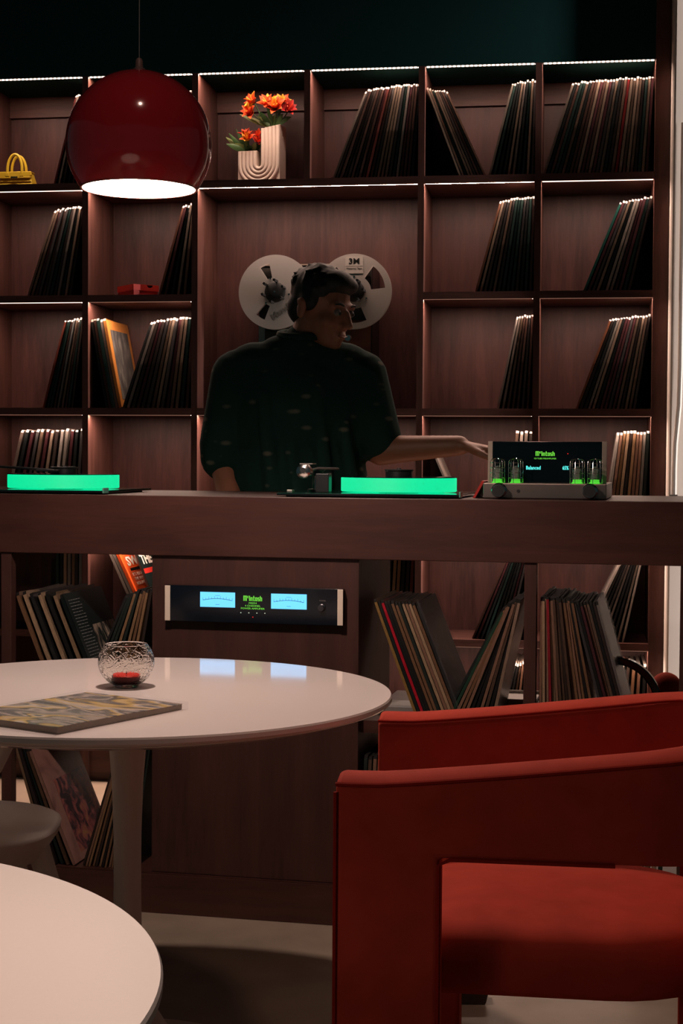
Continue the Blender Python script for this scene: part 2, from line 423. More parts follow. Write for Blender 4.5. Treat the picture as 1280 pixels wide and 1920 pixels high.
MB().box(-2.5, -1.272, 0.037, 0.54, 0.465, 0.495).build('middle_shelf', M_bar, ct)
MB().box(-0.7515, 0.06, 0.037, 0.54, 0.465, 0.495).build('middle_shelf', M_bar, ct)
MB().box(-2.5, 0.06, 0.005, 0.54, 0.07, 0.1).build('bottom_shelf', M_bar, ct)
MB().box(-2.5, 0.06, 0.0, 0.0045, 0.001, 0.096).box(-2.5, 0.06, 0.006, 0.02, 0.0, 0.0695).build('plinth', M_bar, ct)

# ------------------------------------------------------------------ record sleeves
SL, SD = 0.312, 0.268
def sleeve_mesh(j):
    rnd = random.Random(j)
    ztop = SL + rnd.uniform(-.004, .003); c = rnd.uniform(.004, .009); bow = rnd.uniform(.0, .003)
    # outline in the y-z plane, front edge first; the opening edge is a little bowed and dog-eared at its top corner
    out = [(.0015, 0), (bow*.3, .02), (-bow, SL*.5), (bow*.3, ztop-.03), (c*.25, ztop-c), (c, ztop), (SD*.5, ztop - rnd.uniform(0, .003)), (SD, ztop), (SD, 0)]
    mats = [0, 0, 0, 0, 2, 2, 2, 2, 2]
    n = len(out); wd = [.46, .5, .5, .48, rnd.uniform(.40, .5), rnd.uniform(.38, .5), .5, .5, .5]
    mb = MB()
    mb.v = [(-wd[i], y, z) for i, (y, z) in enumerate(out)] + [(wd[i], y, z) for i, (y, z) in enumerate(out)]
    mb.f = [list(range(n)), list(range(2*n-1, n-1, -1))] + [[i, i+n, (i+1) % n + n, (i+1) % n] for i in range(n)]
    mb.m = [1, 1] + mats
    return mb.mesh('record_sleeve', [M_sp, M_cv, M_edge])
SLEEVES = [sleeve_mesh(j) for j in range(9)]
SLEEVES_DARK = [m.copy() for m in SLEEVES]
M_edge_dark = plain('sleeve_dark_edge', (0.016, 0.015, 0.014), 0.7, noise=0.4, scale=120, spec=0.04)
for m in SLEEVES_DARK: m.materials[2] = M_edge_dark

PAL = {
 'dark': [((.012, .015, .015), 'black'), ((.04, .028, .024), 'black-brown'), ((.015, .04, .034), 'dark green'), ((.08, .04, .03), 'dark brown'),
          ((.13, .085, .06), 'brown'), ((.06, .056, .056), 'charcoal'), ((.08, .025, .03), 'dark maroon'), ((.26, .19, .14), 'tan')],
 'mixed': [((.012, .013, .013), 'black'), ((.03, .025, .022), 'charcoal'), ((.09, .05, .03), 'brown'), ((.20, .115, .065), 'tan'), ((.015, .03, .022), 'dark green'),
           ((.28, .18, .11), 'cream'), ((.11, .028, .02), 'rust'), ((.15, .11, .085), 'grey')],
 'tan': [((.30, .17, .085), 'tan'), ((.04, .026, .02), 'dark brown'), ((.20, .105, .055), 'brown'), ((.014, .014, .014), 'black'), ((.42, .28, .17), 'cream'),
         ((.10, .06, .04), 'brown'), ((.26, .14, .09), 'tan'), ((.02, .028, .024), 'dark green')],
 'pale': [((.42, .36, .31), 'white'), ((.05, .04, .035), 'brown'), ((.26, .21, .18), 'grey'), ((.02, .02, .02), 'black'), ((.13, .085, .06), 'tan'), ((.3, .24, .2), 'pale grey')],
}
ORD = ['first','second','third','fourth','fifth','sixth','seventh','eighth','ninth','tenth','eleventh','twelfth','thirteenth','fourteenth','fifteenth','sixteenth',
       'seventeenth','eighteenth','nineteenth','twentieth']
ORD += ['twenty-' + o for o in ORD[:9]] + ['thirtieth'] + ['thirty-' + o for o in ORD[:9]]

def stack(phrase, F, z, xb0, xb1, xt0, xt1, n, pal, y=0.0165, special=None, edge_pale=0, seed=0, jit=0.010, fill=0.86, dark=False):
    """n sleeves from left to right; bottoms run xb0..xb1, tops xt0..xt1 (centre lines)"""
    rnd = random.Random(seed*101 + n); out = []
    for i in range(n):
        f = i/(n-1) if n > 1 else 0.0
        xb = xb0 + (xb1-xb0)*f; xt = xt0 + (xt1-xt0)*f
        th = math.asin(max(-0.9, min(0.9, (xt-xb)/SL)))
        pitch = abs(xt1-xt0)/max(1, n-1)
        pb = abs(xb1-xb0)/max(1, n-1)
        t = max(0.0022, min(pitch, pb if pb > 0 else pitch)*math.cos(th)*fill) if n > 1 else 0.006
        t = min(t, 0.010)
        col, cname = PAL[pal][rnd.randrange(len(PAL[pal]))]
        if special and i in special: col, cname = special[i]
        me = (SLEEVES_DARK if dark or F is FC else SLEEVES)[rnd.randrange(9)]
        o = bpy.data.objects.new('record_sleeve', me); COL.objects.link(o)
        o.color = (*col, 1)
        yy = y + rnd.uniform(0, jit)
        o.matrix_world = F @ T(xb, yy, z + abs(math.sin(th))*t/2 + 0.0004, 0, th) @ Matrix.Diagonal((t, 1, 1, 1))
        if n == 1: lab = f'{cname} record sleeve in {phrase}'
        else: lab = f'{cname} record sleeve, {ORD[i]} from left in {phrase}'
        tag(o, lab, 'record', 'records in ' + phrase)
        out.append((o, xb, xt, th, t, yy))
    return out

R0, R1, R2, R3, R4, R5 = ZF
stack('top-row stack behind the red lamp', FB, R0, -1.800, -1.718, -1.722, -1.688, 6, 'dark', seed=1, special={0: ((.16, .03, .025), 'red-brown'), 1: ((.3, .24, .2), 'pale grey')})
stack('top-row stack hidden right of the lamp', FB, R0, -1.345, -1.318, -1.320, -1.302, 3, 'pale', seed=2)
stack('top-row stack beside the ribbed vase', FB, R0, -0.826, -0.560, -0.716, -0.538, 22, 'dark', seed=3, special={0: ((.22, .18, .15), 'grey'), 9: ((.17, .04, .03), 'rust'), 17: ((.3, .26, .24), 'pale grey')})
stack('top-row stack leaning left', FB, R0, -0.400, -0.318, -0.511, -0.449, 9, 'dark', seed=4, special={8: ((.14, .08, .05), 'tan')})
stack('top-row stack meeting the left-leaning one', FB, R0, -0.303, -0.162, -0.228, -0.156, 10, 'dark', seed=5, special={0: ((.2, .17, .14), 'grey'), 5: ((.25, .21, .18), 'pale grey')})
stack('full top-row cubby by the white wall', FB, R0, -0.124, 0.208, -0.031, 0.224, 28, 'dark', seed=6, special={19: ((.22, .015, .015), 'red'), 0: ((.14, .11, .09), 'grey')})
stack('second-row stack under the yellow handbag', FB, R1, -1.895, -1.745, -1.796, -1.697, 12, 'dark', seed=7, special={8: ((.22, .19, .17), 'pale grey')})
stack('second-row stack beside the red box', FB, R1, -1.427, -1.338, -1.343, -1.306, 5, 'dark', seed=8, special={0: ((.13, .05, .03), 'rust'), 3: ((.2, .16, .13), 'grey')})
stack('second-row stack right of the tape deck', FB, R1, -0.344, -0.165, -0.264, -0.157, 13, 'dark', seed=9, special={0: ((.16, .07, .04), 'rust')})
stack('second-row stack by the white wall', FB, R1, 0.012, 0.156, 0.128, 0.224, 11, 'dark', seed=10, special={0: ((.01, .09, .07), 'teal green'), 5: ((.32, .28, .25), 'pale grey'), 6: ((.2, .17, .15), 'grey')})
stack('third-row stack beside the amber cover', FB, R2, -1.838, -1.735, -1.758, -1.697, 9, 'dark', seed=11, special={0: ((.22, .05, .03), 'rust'), 4: ((.15, .16, .16), 'grey')})
s22 = stack('third-row stack that ends in the amber cover', FB, R2, -1.612, -1.564, -1.668, -1.622, 5, 'dark', seed=12, special={3: ((.22, .17, .15), 'grey'), 4: ((.5, .2, .05), 'amber')})
stack('third-row stack right of the amber cover', FB, R2, -1.552, -1.330, -1.452, -1.308, 14, 'dark', seed=13, special={0: ((.02, .02, .02), 'black'), 1: ((.2, .17, .15), 'grey'), 10: ((.17, .11, .08), 'tan')})
stack('third-row stack right of the person', FB, R2, -0.267, -0.170, -0.205, -0.157, 7, 'dark', seed=14, special={0: ((.36, .31, .28), 'white'), 1: ((.25, .2, .17), 'grey')})
stack('third-row stack by the white wall', FB, R2, -0.008, 0.178, 0.099, 0.224, 15, 'dark', seed=15, special={0: ((.2, .07, .03), 'rust'), 3: ((.22, .2, .18), 'pale grey')})
stack('stack above the glowing turntable', FB, R3, -1.985, -1.72, -1.915, -1.700, 13, 'dark', seed=16, special={8: ((.34, .3, .27), 'white'), 9: ((.26, .23, .2), 'pale grey'), 0: ((.16, .12, .1), 'grey')})
stack('cubby behind the reaching hand', FB, R3, -0.378, -0.37, -0.502, -0.494, 1, 'pale', seed=17, special={0: ((.4, .34, .3), 'white')})
stack('stack behind the valve preamplifier', FB, R3, -0.228, -0.165, -0.202, -0.158, 4, 'pale', seed=18)
stack('stack right of the valve preamplifier', FB, R3, 0.088, 0.210, 0.128, 0.224, 10, 'tan', seed=19, special={0: ((.42, .38, .34), 'white'), 8: ((.3, .26, .22), 'pale grey')})
stack('cubby below the bar by the white wall', FB, R4, 0.018, 0.150, 0.150, 0.214, 9, 'pale', seed=20, special={0: ((.4, .35, .31), 'white')})
stack('bookcase stack seen over the low bar records', FB, R4, -0.344, -0.228, -0.225, -0.160, 9, 'dark', seed=21)
stack('upright bookcase stack below the person', FB, R4, -0.650, -0.56, -0.634, -0.545, 7, 'mixed', seed=22)
stack('upright bookcase stack behind the black poster cover', FB, R4, -1.79, -1.69, -1.79, -1.69, 8, 'mixed', seed=23, special={3: ((.2, .17, .15), 'grey'), 6: ((.16, .14, .13), 'grey')})
sw = stack('bookcase stack that ends in the orange cover', FB, R4, -1.475, -1.447, -1.607, -1.582, 3, 'pale', seed=24, special={2: ((.8, .11, .02), 'orange'), 1: ((.35, .3, .27), 'white')})
the = stack('bookcase cubby behind the orange cover', FB, R4, -1.40, -1.39, -1.52, -1.51, 1, 'dark', seed=25, y=0.020)
stack('lit low cubby behind the bar post', FB, R5, -0.27, -0.165, -0.20, -0.158, 6, 'tan', seed=26)
stack('lit low cubby beside the rust ball', FB, R5, 0.06, 0.212, 0.10, 0.224, 8, 'tan', seed=27)
# bar shelves
ZB, ZC = 0.495, 0.1
aa = stack('bar stack with the black poster cover', FC, ZB, -1.518, -1.392, -1.636, -1.515, 7, 'tan', seed=31, y=0.012, special={6: ((.008, .014, .014), 'black'), 5: ((.3, .19, .11), 'tan'), 2: ((.02, .02, .02), 'black')})
stack('bar stack leaning on the amplifier panel', FC, ZB, -1.466, -1.33, -1.345, -1.280, 9, 'tan', seed=32, y=0.02, special={0: ((.02, .02, .02), 'black')})
la = stack('low bar stack with the pink cover', FC, ZC, -1.545, -1.478, -1.636, -1.598, 5, 'mixed', seed=33, y=0.012, special={0: ((.2, .12, .07), 'tan'), 1: ((.03, .02, .02), 'dark brown'), 2: ((.01, .02, .018), 'black-green'), 4: ((.3, .16, .12), 'pink-brown')}, dark=True)
stack('low bar stack behind the table stem', FC, ZC, -1.455, -1.325, -1.362, -1.282, 16, 'tan', seed=34, y=0.012, dark=True, fill=1.0)
ll = stack('bar stack leaning left beside the white table', FC, ZB, -0.606, -0.500, -0.716, -0.615, 13, 'tan', seed=35, y=0.012, special={0: ((.3, .17, .05), 'mustard'), 2: ((.5, .012, .03), 'crimson'), 1: ((.012, .02, .02), 'black'), 3: ((.012, .014, .014), 'black'), 12: ((.03, .03, .03), 'charcoal')})
rr = stack('bar stack leaning right against the post', FC, ZB, -0.552, -0.432, -0.408, -0.368, 11, 'tan', seed=36, y=0.012, fill=1.8, special={0: ((.02, .025, .024), 'black'), 1: ((.02, .06, .035), 'green'), 10: ((.3, .2, .14), 'cream')})
stack('upright bar stack right of the post', FC, ZB, -0.318, -0.188, -0.318, -0.248, 16, 'tan', seed=37, y=0.012, special={4: ((.36, .26, .17), 'cream'), 3: ((.3, .02, .03), 'crimson'), 2: ((.3, .2, .13), 'cream')}, fill=1.3)
vv = stack('bar stack with the hazy plastic cover', FC, ZB, -0.163, -0.107, -0.243, -0.190, 8, 'dark', seed=39, y=0.012, special={7: ((.16, .14, .13), 'grey'), 3: ((.12, .06, .04), 'brown')})
stack('low bar stack seen past the armchair back', FC, ZC, -0.742, -0.712, -0.735, -0.700, 4, 'tan', seed=40, y=0.012)
stack('low bar stack seen under the armrest', FC, ZC, -0.10, -0.04, -0.09, -0.03, 5, 'mixed', seed=41, y=0.012, special={1: ((.35, .25, .17), 'cream'), 3: ((.3, .2, .13), 'tan'), 0: ((.01, .03, .022), 'dark green')})

def on_cover(rec, name, mb, mat, x=0.0005):
    """a flat print on the right-hand face of a sleeve, as its part (local y = depth, z = height)"""
    o = rec[0]; t = rec[4]
    p = mb.build(name, mat, o); p.matrix_local = Matrix.Diagonal((1/t, 1, 1, 1)) @ T(t/2 + x, 0, 0)
    return p
def art(y0, y1, z0, z1, d=0.0006): return MB().box(0, d, y0, y1, z0, z1)
def on_text(par, body, size, mat, y, z, width=1.0, bold=0.0):
    return text('lettering', body, size, mat, par, T(0.0012, y, z) @ SIDE, 'LEFT', width, bold, 0.0003)
# amber framed cover, third row
c = on_cover(s22[-1], 'cover_art', art(0.001, 0.267, 0.001, 0.308), M_art_amber)
c2 = art(0.030, 0.238, 0.03, 0.275).build('photo_print', M_art_slate, c); c2.matrix_local = T(0.0007, 0, 0)
# orange cover
c = on_cover(sw[-1], 'cover_art', art(0.001, 0.267, 0.001, 0.308), M_art_orange)
on_text(c, 'SWV', 0.046, M_art_white, 0.045, 0.256, 1.9, 0.0015)
b_ = art(0.05, 0.25, 0.222, 0.232).build('black_bar', M_blacktext, c); b_.matrix_local = T(0.0007, 0, 0)
on_text(c, 'IT\'S ABOUT TIME\nTHE REMIXES\nVOLUME ONE', 0.017, M_art_white, 0.05, 0.190, 1.6)
c = on_cover(the[-1], 'cover_art', art(0.001, 0.267, 0.001, 0.308), M_art_black)
on_text(c, 'THE', 0.050, M_art_white, 0.02, 0.262, 1.5, 0.002)
r_ = art(0.01, 0.25, 0.212, 0.230).build('red_band', M_redcard, c); r_.matrix_local = T(0.0007, 0, 0)
# black poster cover with rows of small print and a night photo
c = on_cover(aa[-1], 'cover_art', art(0.001, 0.267, 0.001, 0.308), M_art_black)
p_ = art(0.105, 0.258, 0.075, 0.215).build('photo_print', M_art_night, c); p_.matrix_local = T(0.0007, 0, 0)
words = MB(); rw = random.Random(3)
for i in range(34):
    z = 0.29 - i*0.0082; y = 0.02
    while y < 0.085:
        l = rw.uniform(0.006, 0.02); words.box(0, 0.0003, y, min(0.095, y+l), z-0.0017, z); y += l + 0.004
w_ = words.build('small_print', plain('grey_print', (0.22, 0.23, 0.22), 0.5), c); w_['kind'] = 'stuff'; w_.matrix_local = T(0.0007, 0, 0)
# low pink brown cover
c = on_cover(la[-1], 'cover_art', art(0.001, 0.267, 0.001, 0.308), M_art_pink)
p_ = art(0.055, 0.255, 0.02, 0.215).build('photo_print', M_art_mix, c); p_.matrix_local = T(0.0007, 0, 0)
c = on_cover(la[2], 'cover_art', art(0.001, 0.267, 0.001, 0.308), M_art_black)
# hazy plastic bags on the outer sleeves of two bar stacks
on_cover(vv[-1], 'plastic_sleeve', MB().box(0, 0.003, -0.012, 0.28, 0.002, 0.318), M_film)
on_cover(ll[-1], 'plastic_sleeve', MB().box(0, 0.004, -0.006, 0.28, 0.002, 0.318), M_film2)
c = on_cover(ll[-1], 'cover_art', art(0.001, 0.267, 0.001, 0.308, 0.0004), ink('dusk_print', [(0.012, 0.013, 0.016), (0.03, 0.025, 0.03), (0.07, 0.045, 0.04)], 8))
c.data.materials[0].node_tree.nodes['Principled BSDF'].inputs['Specular IOR Level'].default_value = 0.1

# ------------------------------------------------------------------ top row: vase with flowers, handbag, box
def ribbed_vase():
    W, D_, hl, hr = 0.152, 0.076, 0.124, 0.198
    root = thing('ribbed_vase', 'cream ceramic U-shaped ribbed vase with two uneven openings', 'vase', FB @ T(-1.101, 0.165, R0, -0.13))
    col, gap = 0.068, 0.016
    cx = 0.0; ro = W/2; ri = gap/2
    # back slab: square corners behind the U, right tower rising
    tower = [(-W/2, 0), (W/2, 0), (W/2, hr+0.012), (gap/2, hr), (gap/2, ro), (-gap/2, ro), (-gap/2, hl), (-W/2, hl)]
    seg = [(gap/2*math.cos(a), ro + gap/2*math.sin(a)) for a in [-i*PI/8 for i in range(1, 8)]]
    poly = tower[:5] + seg + tower[5:]
    MB().prism(poly, -D_/2+0.010, D_/2).build('body', M_vase, root)
    n = 5; pit = (ro-ri)/n
    for i in range(n):
        r = ri + pit*(i+0.5)
        pts = [(-r, 0, hl-0.002)] + [(-r, 0, ro + (hl-ro)*k/3) for k in (2, 1)]
        pts += [(r*math.cos(a), 0, ro + r*math.sin(a)) for a in [PI + PI*k/20 for k in range(21)]]
        top = hr + 0.012*(r/ro)
        pts += [(r, 0, ro + (top-ro)*k/4) for k in (1, 2, 3)] + [(r, 0, top-0.002)]
        MB().tube([(x, -D_/2+0.0105, z) for x, y, z in pts], pit*0.53, 10).build('rib', M_vase, root, smooth=True, angle=60)
    rim = MB().box(gap/2+0.006, W/2-0.006, -D_/2+0.016, D_/2-0.006, hr-0.004, hr-0.003).box(-W/2+0.006, -gap/2-0.006, -D_/2+0.016, D_/2-0.006, hl+0.0003, hl+0.0010)
    rim.build('mouth', M_rubber, root)
    return root
vase = ribbed_vase()

def petal(L_, W_, curl, base=0.1):
    """rings of a curved petal in local +z"""
    pts = []; n = 6
    for i in range(n+1):
        f = i/n; wv = W_*math.sin(PI*(0.12+0.88*f)**0.8)*0.5 if f < 1 else 0.0006
        y = curl*f*f; z = L_*f*(1-0.15*f)
        pts.append([(-wv, y-0.25*wv, z), (0, y+0.25*wv, z), (wv, y-0.25*wv, z), (0, y+0.25*wv+0.0006, z)])
    return pts
def flower(mb, M, size, rnd, mats=(0, 1)):
    for ring, (k, tilt) in enumerate(((6, 0.62), (4, 0.25))):
        for i in range(k):
            a = 2*PI*i/k + rnd.uniform(-.2, .2) + ring*0.5
            mb.M = M @ Matrix.Rotation(a, 4, 'Z') @ Matrix.Rotation(-(tilt + rnd.uniform(-.18, .22)), 4, 'X')
            mb.loft(petal(size*rnd.uniform(.85, 1.1), size*0.55, size*0.25), mats[0] if rnd.random() > .3 else mats[1])
    for i in range(5):
        a = rnd.uniform(0, 6.28); mb.M = M @ Matrix.Rotation(a, 4, 'Z') @ Matrix.Rotation(-0.2, 4, 'X')
        mb.tube([(0, 0, 0), (0, 0.001, size*.5), (0, 0.004, size*.75)], size*0.03, 5, mats[1])
    mb.M = Matrix.Identity(4)
def leaf(mb, p, d, L_, W_, bend, m=0):
    d = Vector(d).normalized(); s_ = d.cross(Vector((0, -1, 0.2))).normalized(); u = s_.cross(d)
    rings = []
    for i in range(7):
        f = i/6; w_ = W_*0.5*math.sin(PI*min(0.98, 0.1+0.9*f))+0.0005
        c_ = Vector(p) + d*L_*f + Vector((0, -0.3, -1))*bend*f*f
        rings.append([tuple(c_ - s_*w_), tuple(c_ + u*w_*0.3), tuple(c_ + s_*w_), tuple(c_ + u*(w_*0.3-0.0008))])
    mb.loft(rings, m)

def bouquet(label, M, blooms, leaves, seed):
    rnd = random.Random(seed)
    root = thing('flower_bouquet', label, 'flowers', M, 'bouquets in the ribbed vase')
    for (x, y, z, size, tx, ty, dk) in blooms:
        mb = MB(); flower(mb, T(x, y-.006, z) @ Matrix.Rotation(ty, 4, 'Y') @ Matrix.Rotation(tx, 4, 'X'), size*1.4, rnd)
        mb.build('blossom', [M_petal_dk, M_petal] if dk else [M_petal, M_petal_in], root, smooth=True, angle=70)
        MB().tube([(x*0.25, y*0.3, 0.0), (x*0.7, y*0.7, z*0.55), (x, y, z+0.003)], 0.0022, 6).build('stem', M_leaf, root, smooth=True)
    for i, (px, d, L_, W_, bend) in enumerate(leaves):
        mb = MB(); leaf(mb, (px, rnd.uniform(-.014, .01), 0.0), d, L_, W_, bend)
        mb.build('leaf', M_stem if i % 3 == 0 else M_leaf, root, smooth=True, angle=70)
    return root
VM = FB @ T(-1.101, 0.165, R0, -0.13)
bouquet('large bouquet of open orange blossoms in the tall side of the vase', VM @ T(0.042, 0, 0.2105),
        [(-0.062, -.02, .075, .034, .9, -.5, 0), (-0.068, -.024, .040, .036, 1.1, -.5, 0), (-0.004, -.024, .060, .040, 1.0, -.1, 0), (0.022, -.028, .050, .040, 1.1, .25, 0),
         (0.038, -.01, .072, .030, .8, .4, 0), (0.060, -.012, .045, .034, .9, .8, 1), (0.012, .01, .070, .036, .4, 0, 1)],
        [(-.02, (-1, -.2, .45), .11, .016, .0), (-.01, (-.5, -.3, .9), .07, .016, .01), (.0, (-.15, -.4, 1), .085, .015, .005), (.005, (-.9, -.3, .7), .075, .018, .012), (.02, (.9, -.2, .7), .07, .02, .02),
         (.01, (.6, -.3, .8), .06, .02, .012), (.0, (.2, -.4, .9), .05, .02, .01), (-.01, (-.7, .2, .8), .07, .02, .01), (.012, (.1, .1, 1), .10, .01, .0)], 5)
bouquet('small leafy bouquet with dark red blossoms in the short side of the vase', VM @ T(-0.042, 0, 0.1258),
        [(0.0, -.02, .034, .030, .9, .1, 0), (-.008, -.01, .048, .028, .6, 0, 1), (0.026, .0, .044, .028, .5, .5, 1), (0.034, -.012, .028, .024, .9, .7, 1)],
        [(-.02, (-1, -.2, .8), .085, .018, .0), (-.018, (-.75, -.3, .9), .085, .016, .0), (-.012, (-.45, -.2, 1), .085, .013, -.002), (-.006, (-.2, -.2, 1), .075, .012, -.002), (-.015, (-.9, -.4, .45), .07, .02, .006),
         (.018, (.7, -.2, .9), .06, .02, .004), (.012, (.4, -.5, .8), .045, .02, .01), (.0, (-.2, -.8, .5), .04, .02, .016), (.02, (.5, .2, 1), .07, .014, .0), (-.01, (-.6, -.5, .6), .06, .022, .01), (.0, (.1, -.6, .7), .04, .024, .01)], 9)

def handbag():
    root = thing('handbag', 'small yellow leather handbag with two rolled handles on the top shelf', 'bag', FB @ T(-1.975, 0.145, R0, 0.0))
    w0, w1, h, d0, d1 = 0.066, 0.052, 0.062, 0.034, 0.018
    rings = []
    for f in (0, .25, .5, .75, 1.0):
        w_, d_ = w0+(w1-w0)*f, d0+(d1-d0)*f
        rings.append([(-w_, -d_, h*f), (w_, -d_, h*f), (w_+.006*(1-f), 0, h*f), (w_, d_, h*f), (-w_, d_, h*f), (-w_-.006*(1-f), 0, h*f)])
    MB().loft(rings).build('body', M_yellow, root, bevel=0.003)
    fl = [(-.060, .0655), (.056, .0655), (.059, .052), (.052, .046), (.03, .044), (.022, .05), (.012, .044), (-.02, .044), (-.03, .05), (-.038, .044), (-.058, .046), (-.064, .052)]
    MB().prism(fl, -0.030, -0.0215).box(-.058, .055, -.024, .021, .0622, .0665).build('flap', M_yellow, root, bevel=0.002)
    MB().box(-.064, .062, -.0335, -.0302, .041, .0455).build('strap', M_yellow, root, bevel=0.001)
    MB().box(-.016, .010, -.0352, -.0336, .039, .048).build('clasp', M_gold, root, bevel=0.001)
    for yy in (-0.028, 0.016):
        pts = [(-.030, yy, .055)] + [(-.003 - .027*math.cos(a), yy*1.0+0.012*math.sin(a)*(1 if yy < 0 else -1)*0.3, .070 + .056*math.sin(a)) for a in [PI*k/14 for k in range(15)]] + [(.024, yy, .055)]
        MB().tube(pts, 0.0052, 8).build('handle', M_yellow, root, smooth=True)
    for xx in (-.030, .024):
        MB().box(xx-.006, xx+.006, -.0335, -.0302, .048, .060).build('handle_tab', M_yellow, root, bevel=0.001)
handbag()
def shoebox():
    root = thing('shoebox', 'small red cardboard box with a thumb notch on the second shelf', 'box', FB @ T(-1.517, 0.075, R1, 0.75))
    w_, d_ = .0475, .060
    MB().box(-w_+.001, w_-.001, -d_+.001, d_-.001, 0, .024).build('base', M_redcard, root, bevel=0.0008)
    lid = [(-w_-.001, .0160), (w_+.001, .0160), (w_+.001, .0365), (.026, .0365)] + [(.014 + .012*math.cos(a), .0365 - .010*math.sin(a)) for a in [PI*k/8 for k in range(1, 8)]] + [(.002, .0365), (-w_-.001, .0365)]
    mb = MB().prism(lid, -d_-.0018, -d_-.0003); mb.box(-w_-.001, w_+.001, d_+.0003, d_+.0018, .016, .0365); mb.box(-w_-.0018, -w_-.0003, -d_, d_, .016, .0365); mb.box(w_+.0003, w_+.0018, -d_, d_, .016, .0365)
    mb.box(-w_-.001, w_+.001, -d_, d_, .0352, .0366); mb.build('lid', M_redcard, root)
shoebox()

# ------------------------------------------------------------------ tape deck and reels
deck = thing('tape_deck', 'reel-to-reel tape deck standing in the wide bookcase niche', 'tape deck', FB @ T(-0.897, 0.085, R2))
MB().box(-.195, .197, .006, .20, 0.0005, .492).build('case', M_blackmetal, deck, bevel=0.004)
MB().box(-.193, .195, -.006, .0055, .204, .488).build('transport_panel', plain('deck_panel', (.055, .05, .046), .4, .3), deck, bevel=0.002)
MB().box(-.193, .195, -.008, .0055, .489, .4935).build('top_trim', M_alu, deck)
MB().box(.050, .194, -.0085, -.0062, .192, .302).build('side_cover', plain('brown_panel', (.22, .085, .055), .45), deck)
MB().box(-.193, -.172, -.0085, -.0062, .19, .30).build('edge_trim', M_steel, deck)
MB().box(-.193, .195, -.004, .0055, .004, .196).build('electronics_panel', M_blackmetal, deck, bevel=0.002)
MB().box(.05, .195, -.006, -.0042, .1962, .2005).build('seam_trim', M_alu, deck)
for i in range(2): MB().box(-.165, -.09, -.009, -.0062, .262-.042*i, .276-.042*i).build('switch_plate', M_rubber, deck)
MB().lathe([(0.012, 0), (0.012, .012), (.009, .016)], 20, (-.150, -.0062, .218), axis='y').build('dial', M_steel, deck, M=None)
MB().lathe([(0.013, 0), (0.013, -.014), (.010, -.018)], 20, (.118, -.0088, .240), axis='y').build('capstan_knob', M_chrome, deck, smooth=True)
for xx, zz in ((-.055, .300), (.055, .300)):
    MB().lathe([(0.008, 0), (0.008, -.010), (.006, -.012)], 14, (xx, -.0062, zz), axis='y').build('tape_guide', M_chrome, deck, smooth=True)
for xx in (-.1305, .1365):
    MB().lathe([(.007, 0), (.007, -.030)], 12, (xx, -.0062, .3893), axis='y').build('spindle', M_steel, deck, smooth=True)

def reel_flange(R_, windows, r0, r1, half0, half1, y0, y1, m=0):
    """disc with cut windows: polar grid with the window cells left out, given thickness"""
    rs = [0.020, r0, r1, R_*0.985, R_]; n = 120; mb = MB()
    def in_win(a):
        for wa in windows:
            d = (a - wa + PI) % (2*PI) - PI
            yield d
    cells = set()
    for i in range(n):
        a = 2*PI*(i+.5)/n
        hit = any(abs(d) < half0 for d in in_win(a))
        for k in range(4):
            if k == 1 and hit: continue
            cells.add((k, i % n))
    def V_(k, i, y):
        a = 2*PI*i/n; return (rs[k]*math.cos(a), y, rs[k]*math.sin(a))
    for (k, i) in cells:
        j = i+1
        q = [(k, i), (k, j), (k+1, j), (k+1, i)]
        mb._add([V_(a, b, y0) for a, b in q], [(0, 1, 2, 3)], m); mb._add([V_(a, b, y1) for a, b in q], [(3, 2, 1, 0)], m)
        for (a, b), nb in zip(zip(q, q[1:]+q[:1]), [(k-1, i), (k, (i+1) % n), (k+1, i), (k, (i-1) % n)]):
            if nb not in cells:
                mb._add([V_(*a, y0), V_(*b, y0), V_(*b, y1), V_(*a, y1)], [(0, 1, 2, 3)], m)
    return mb
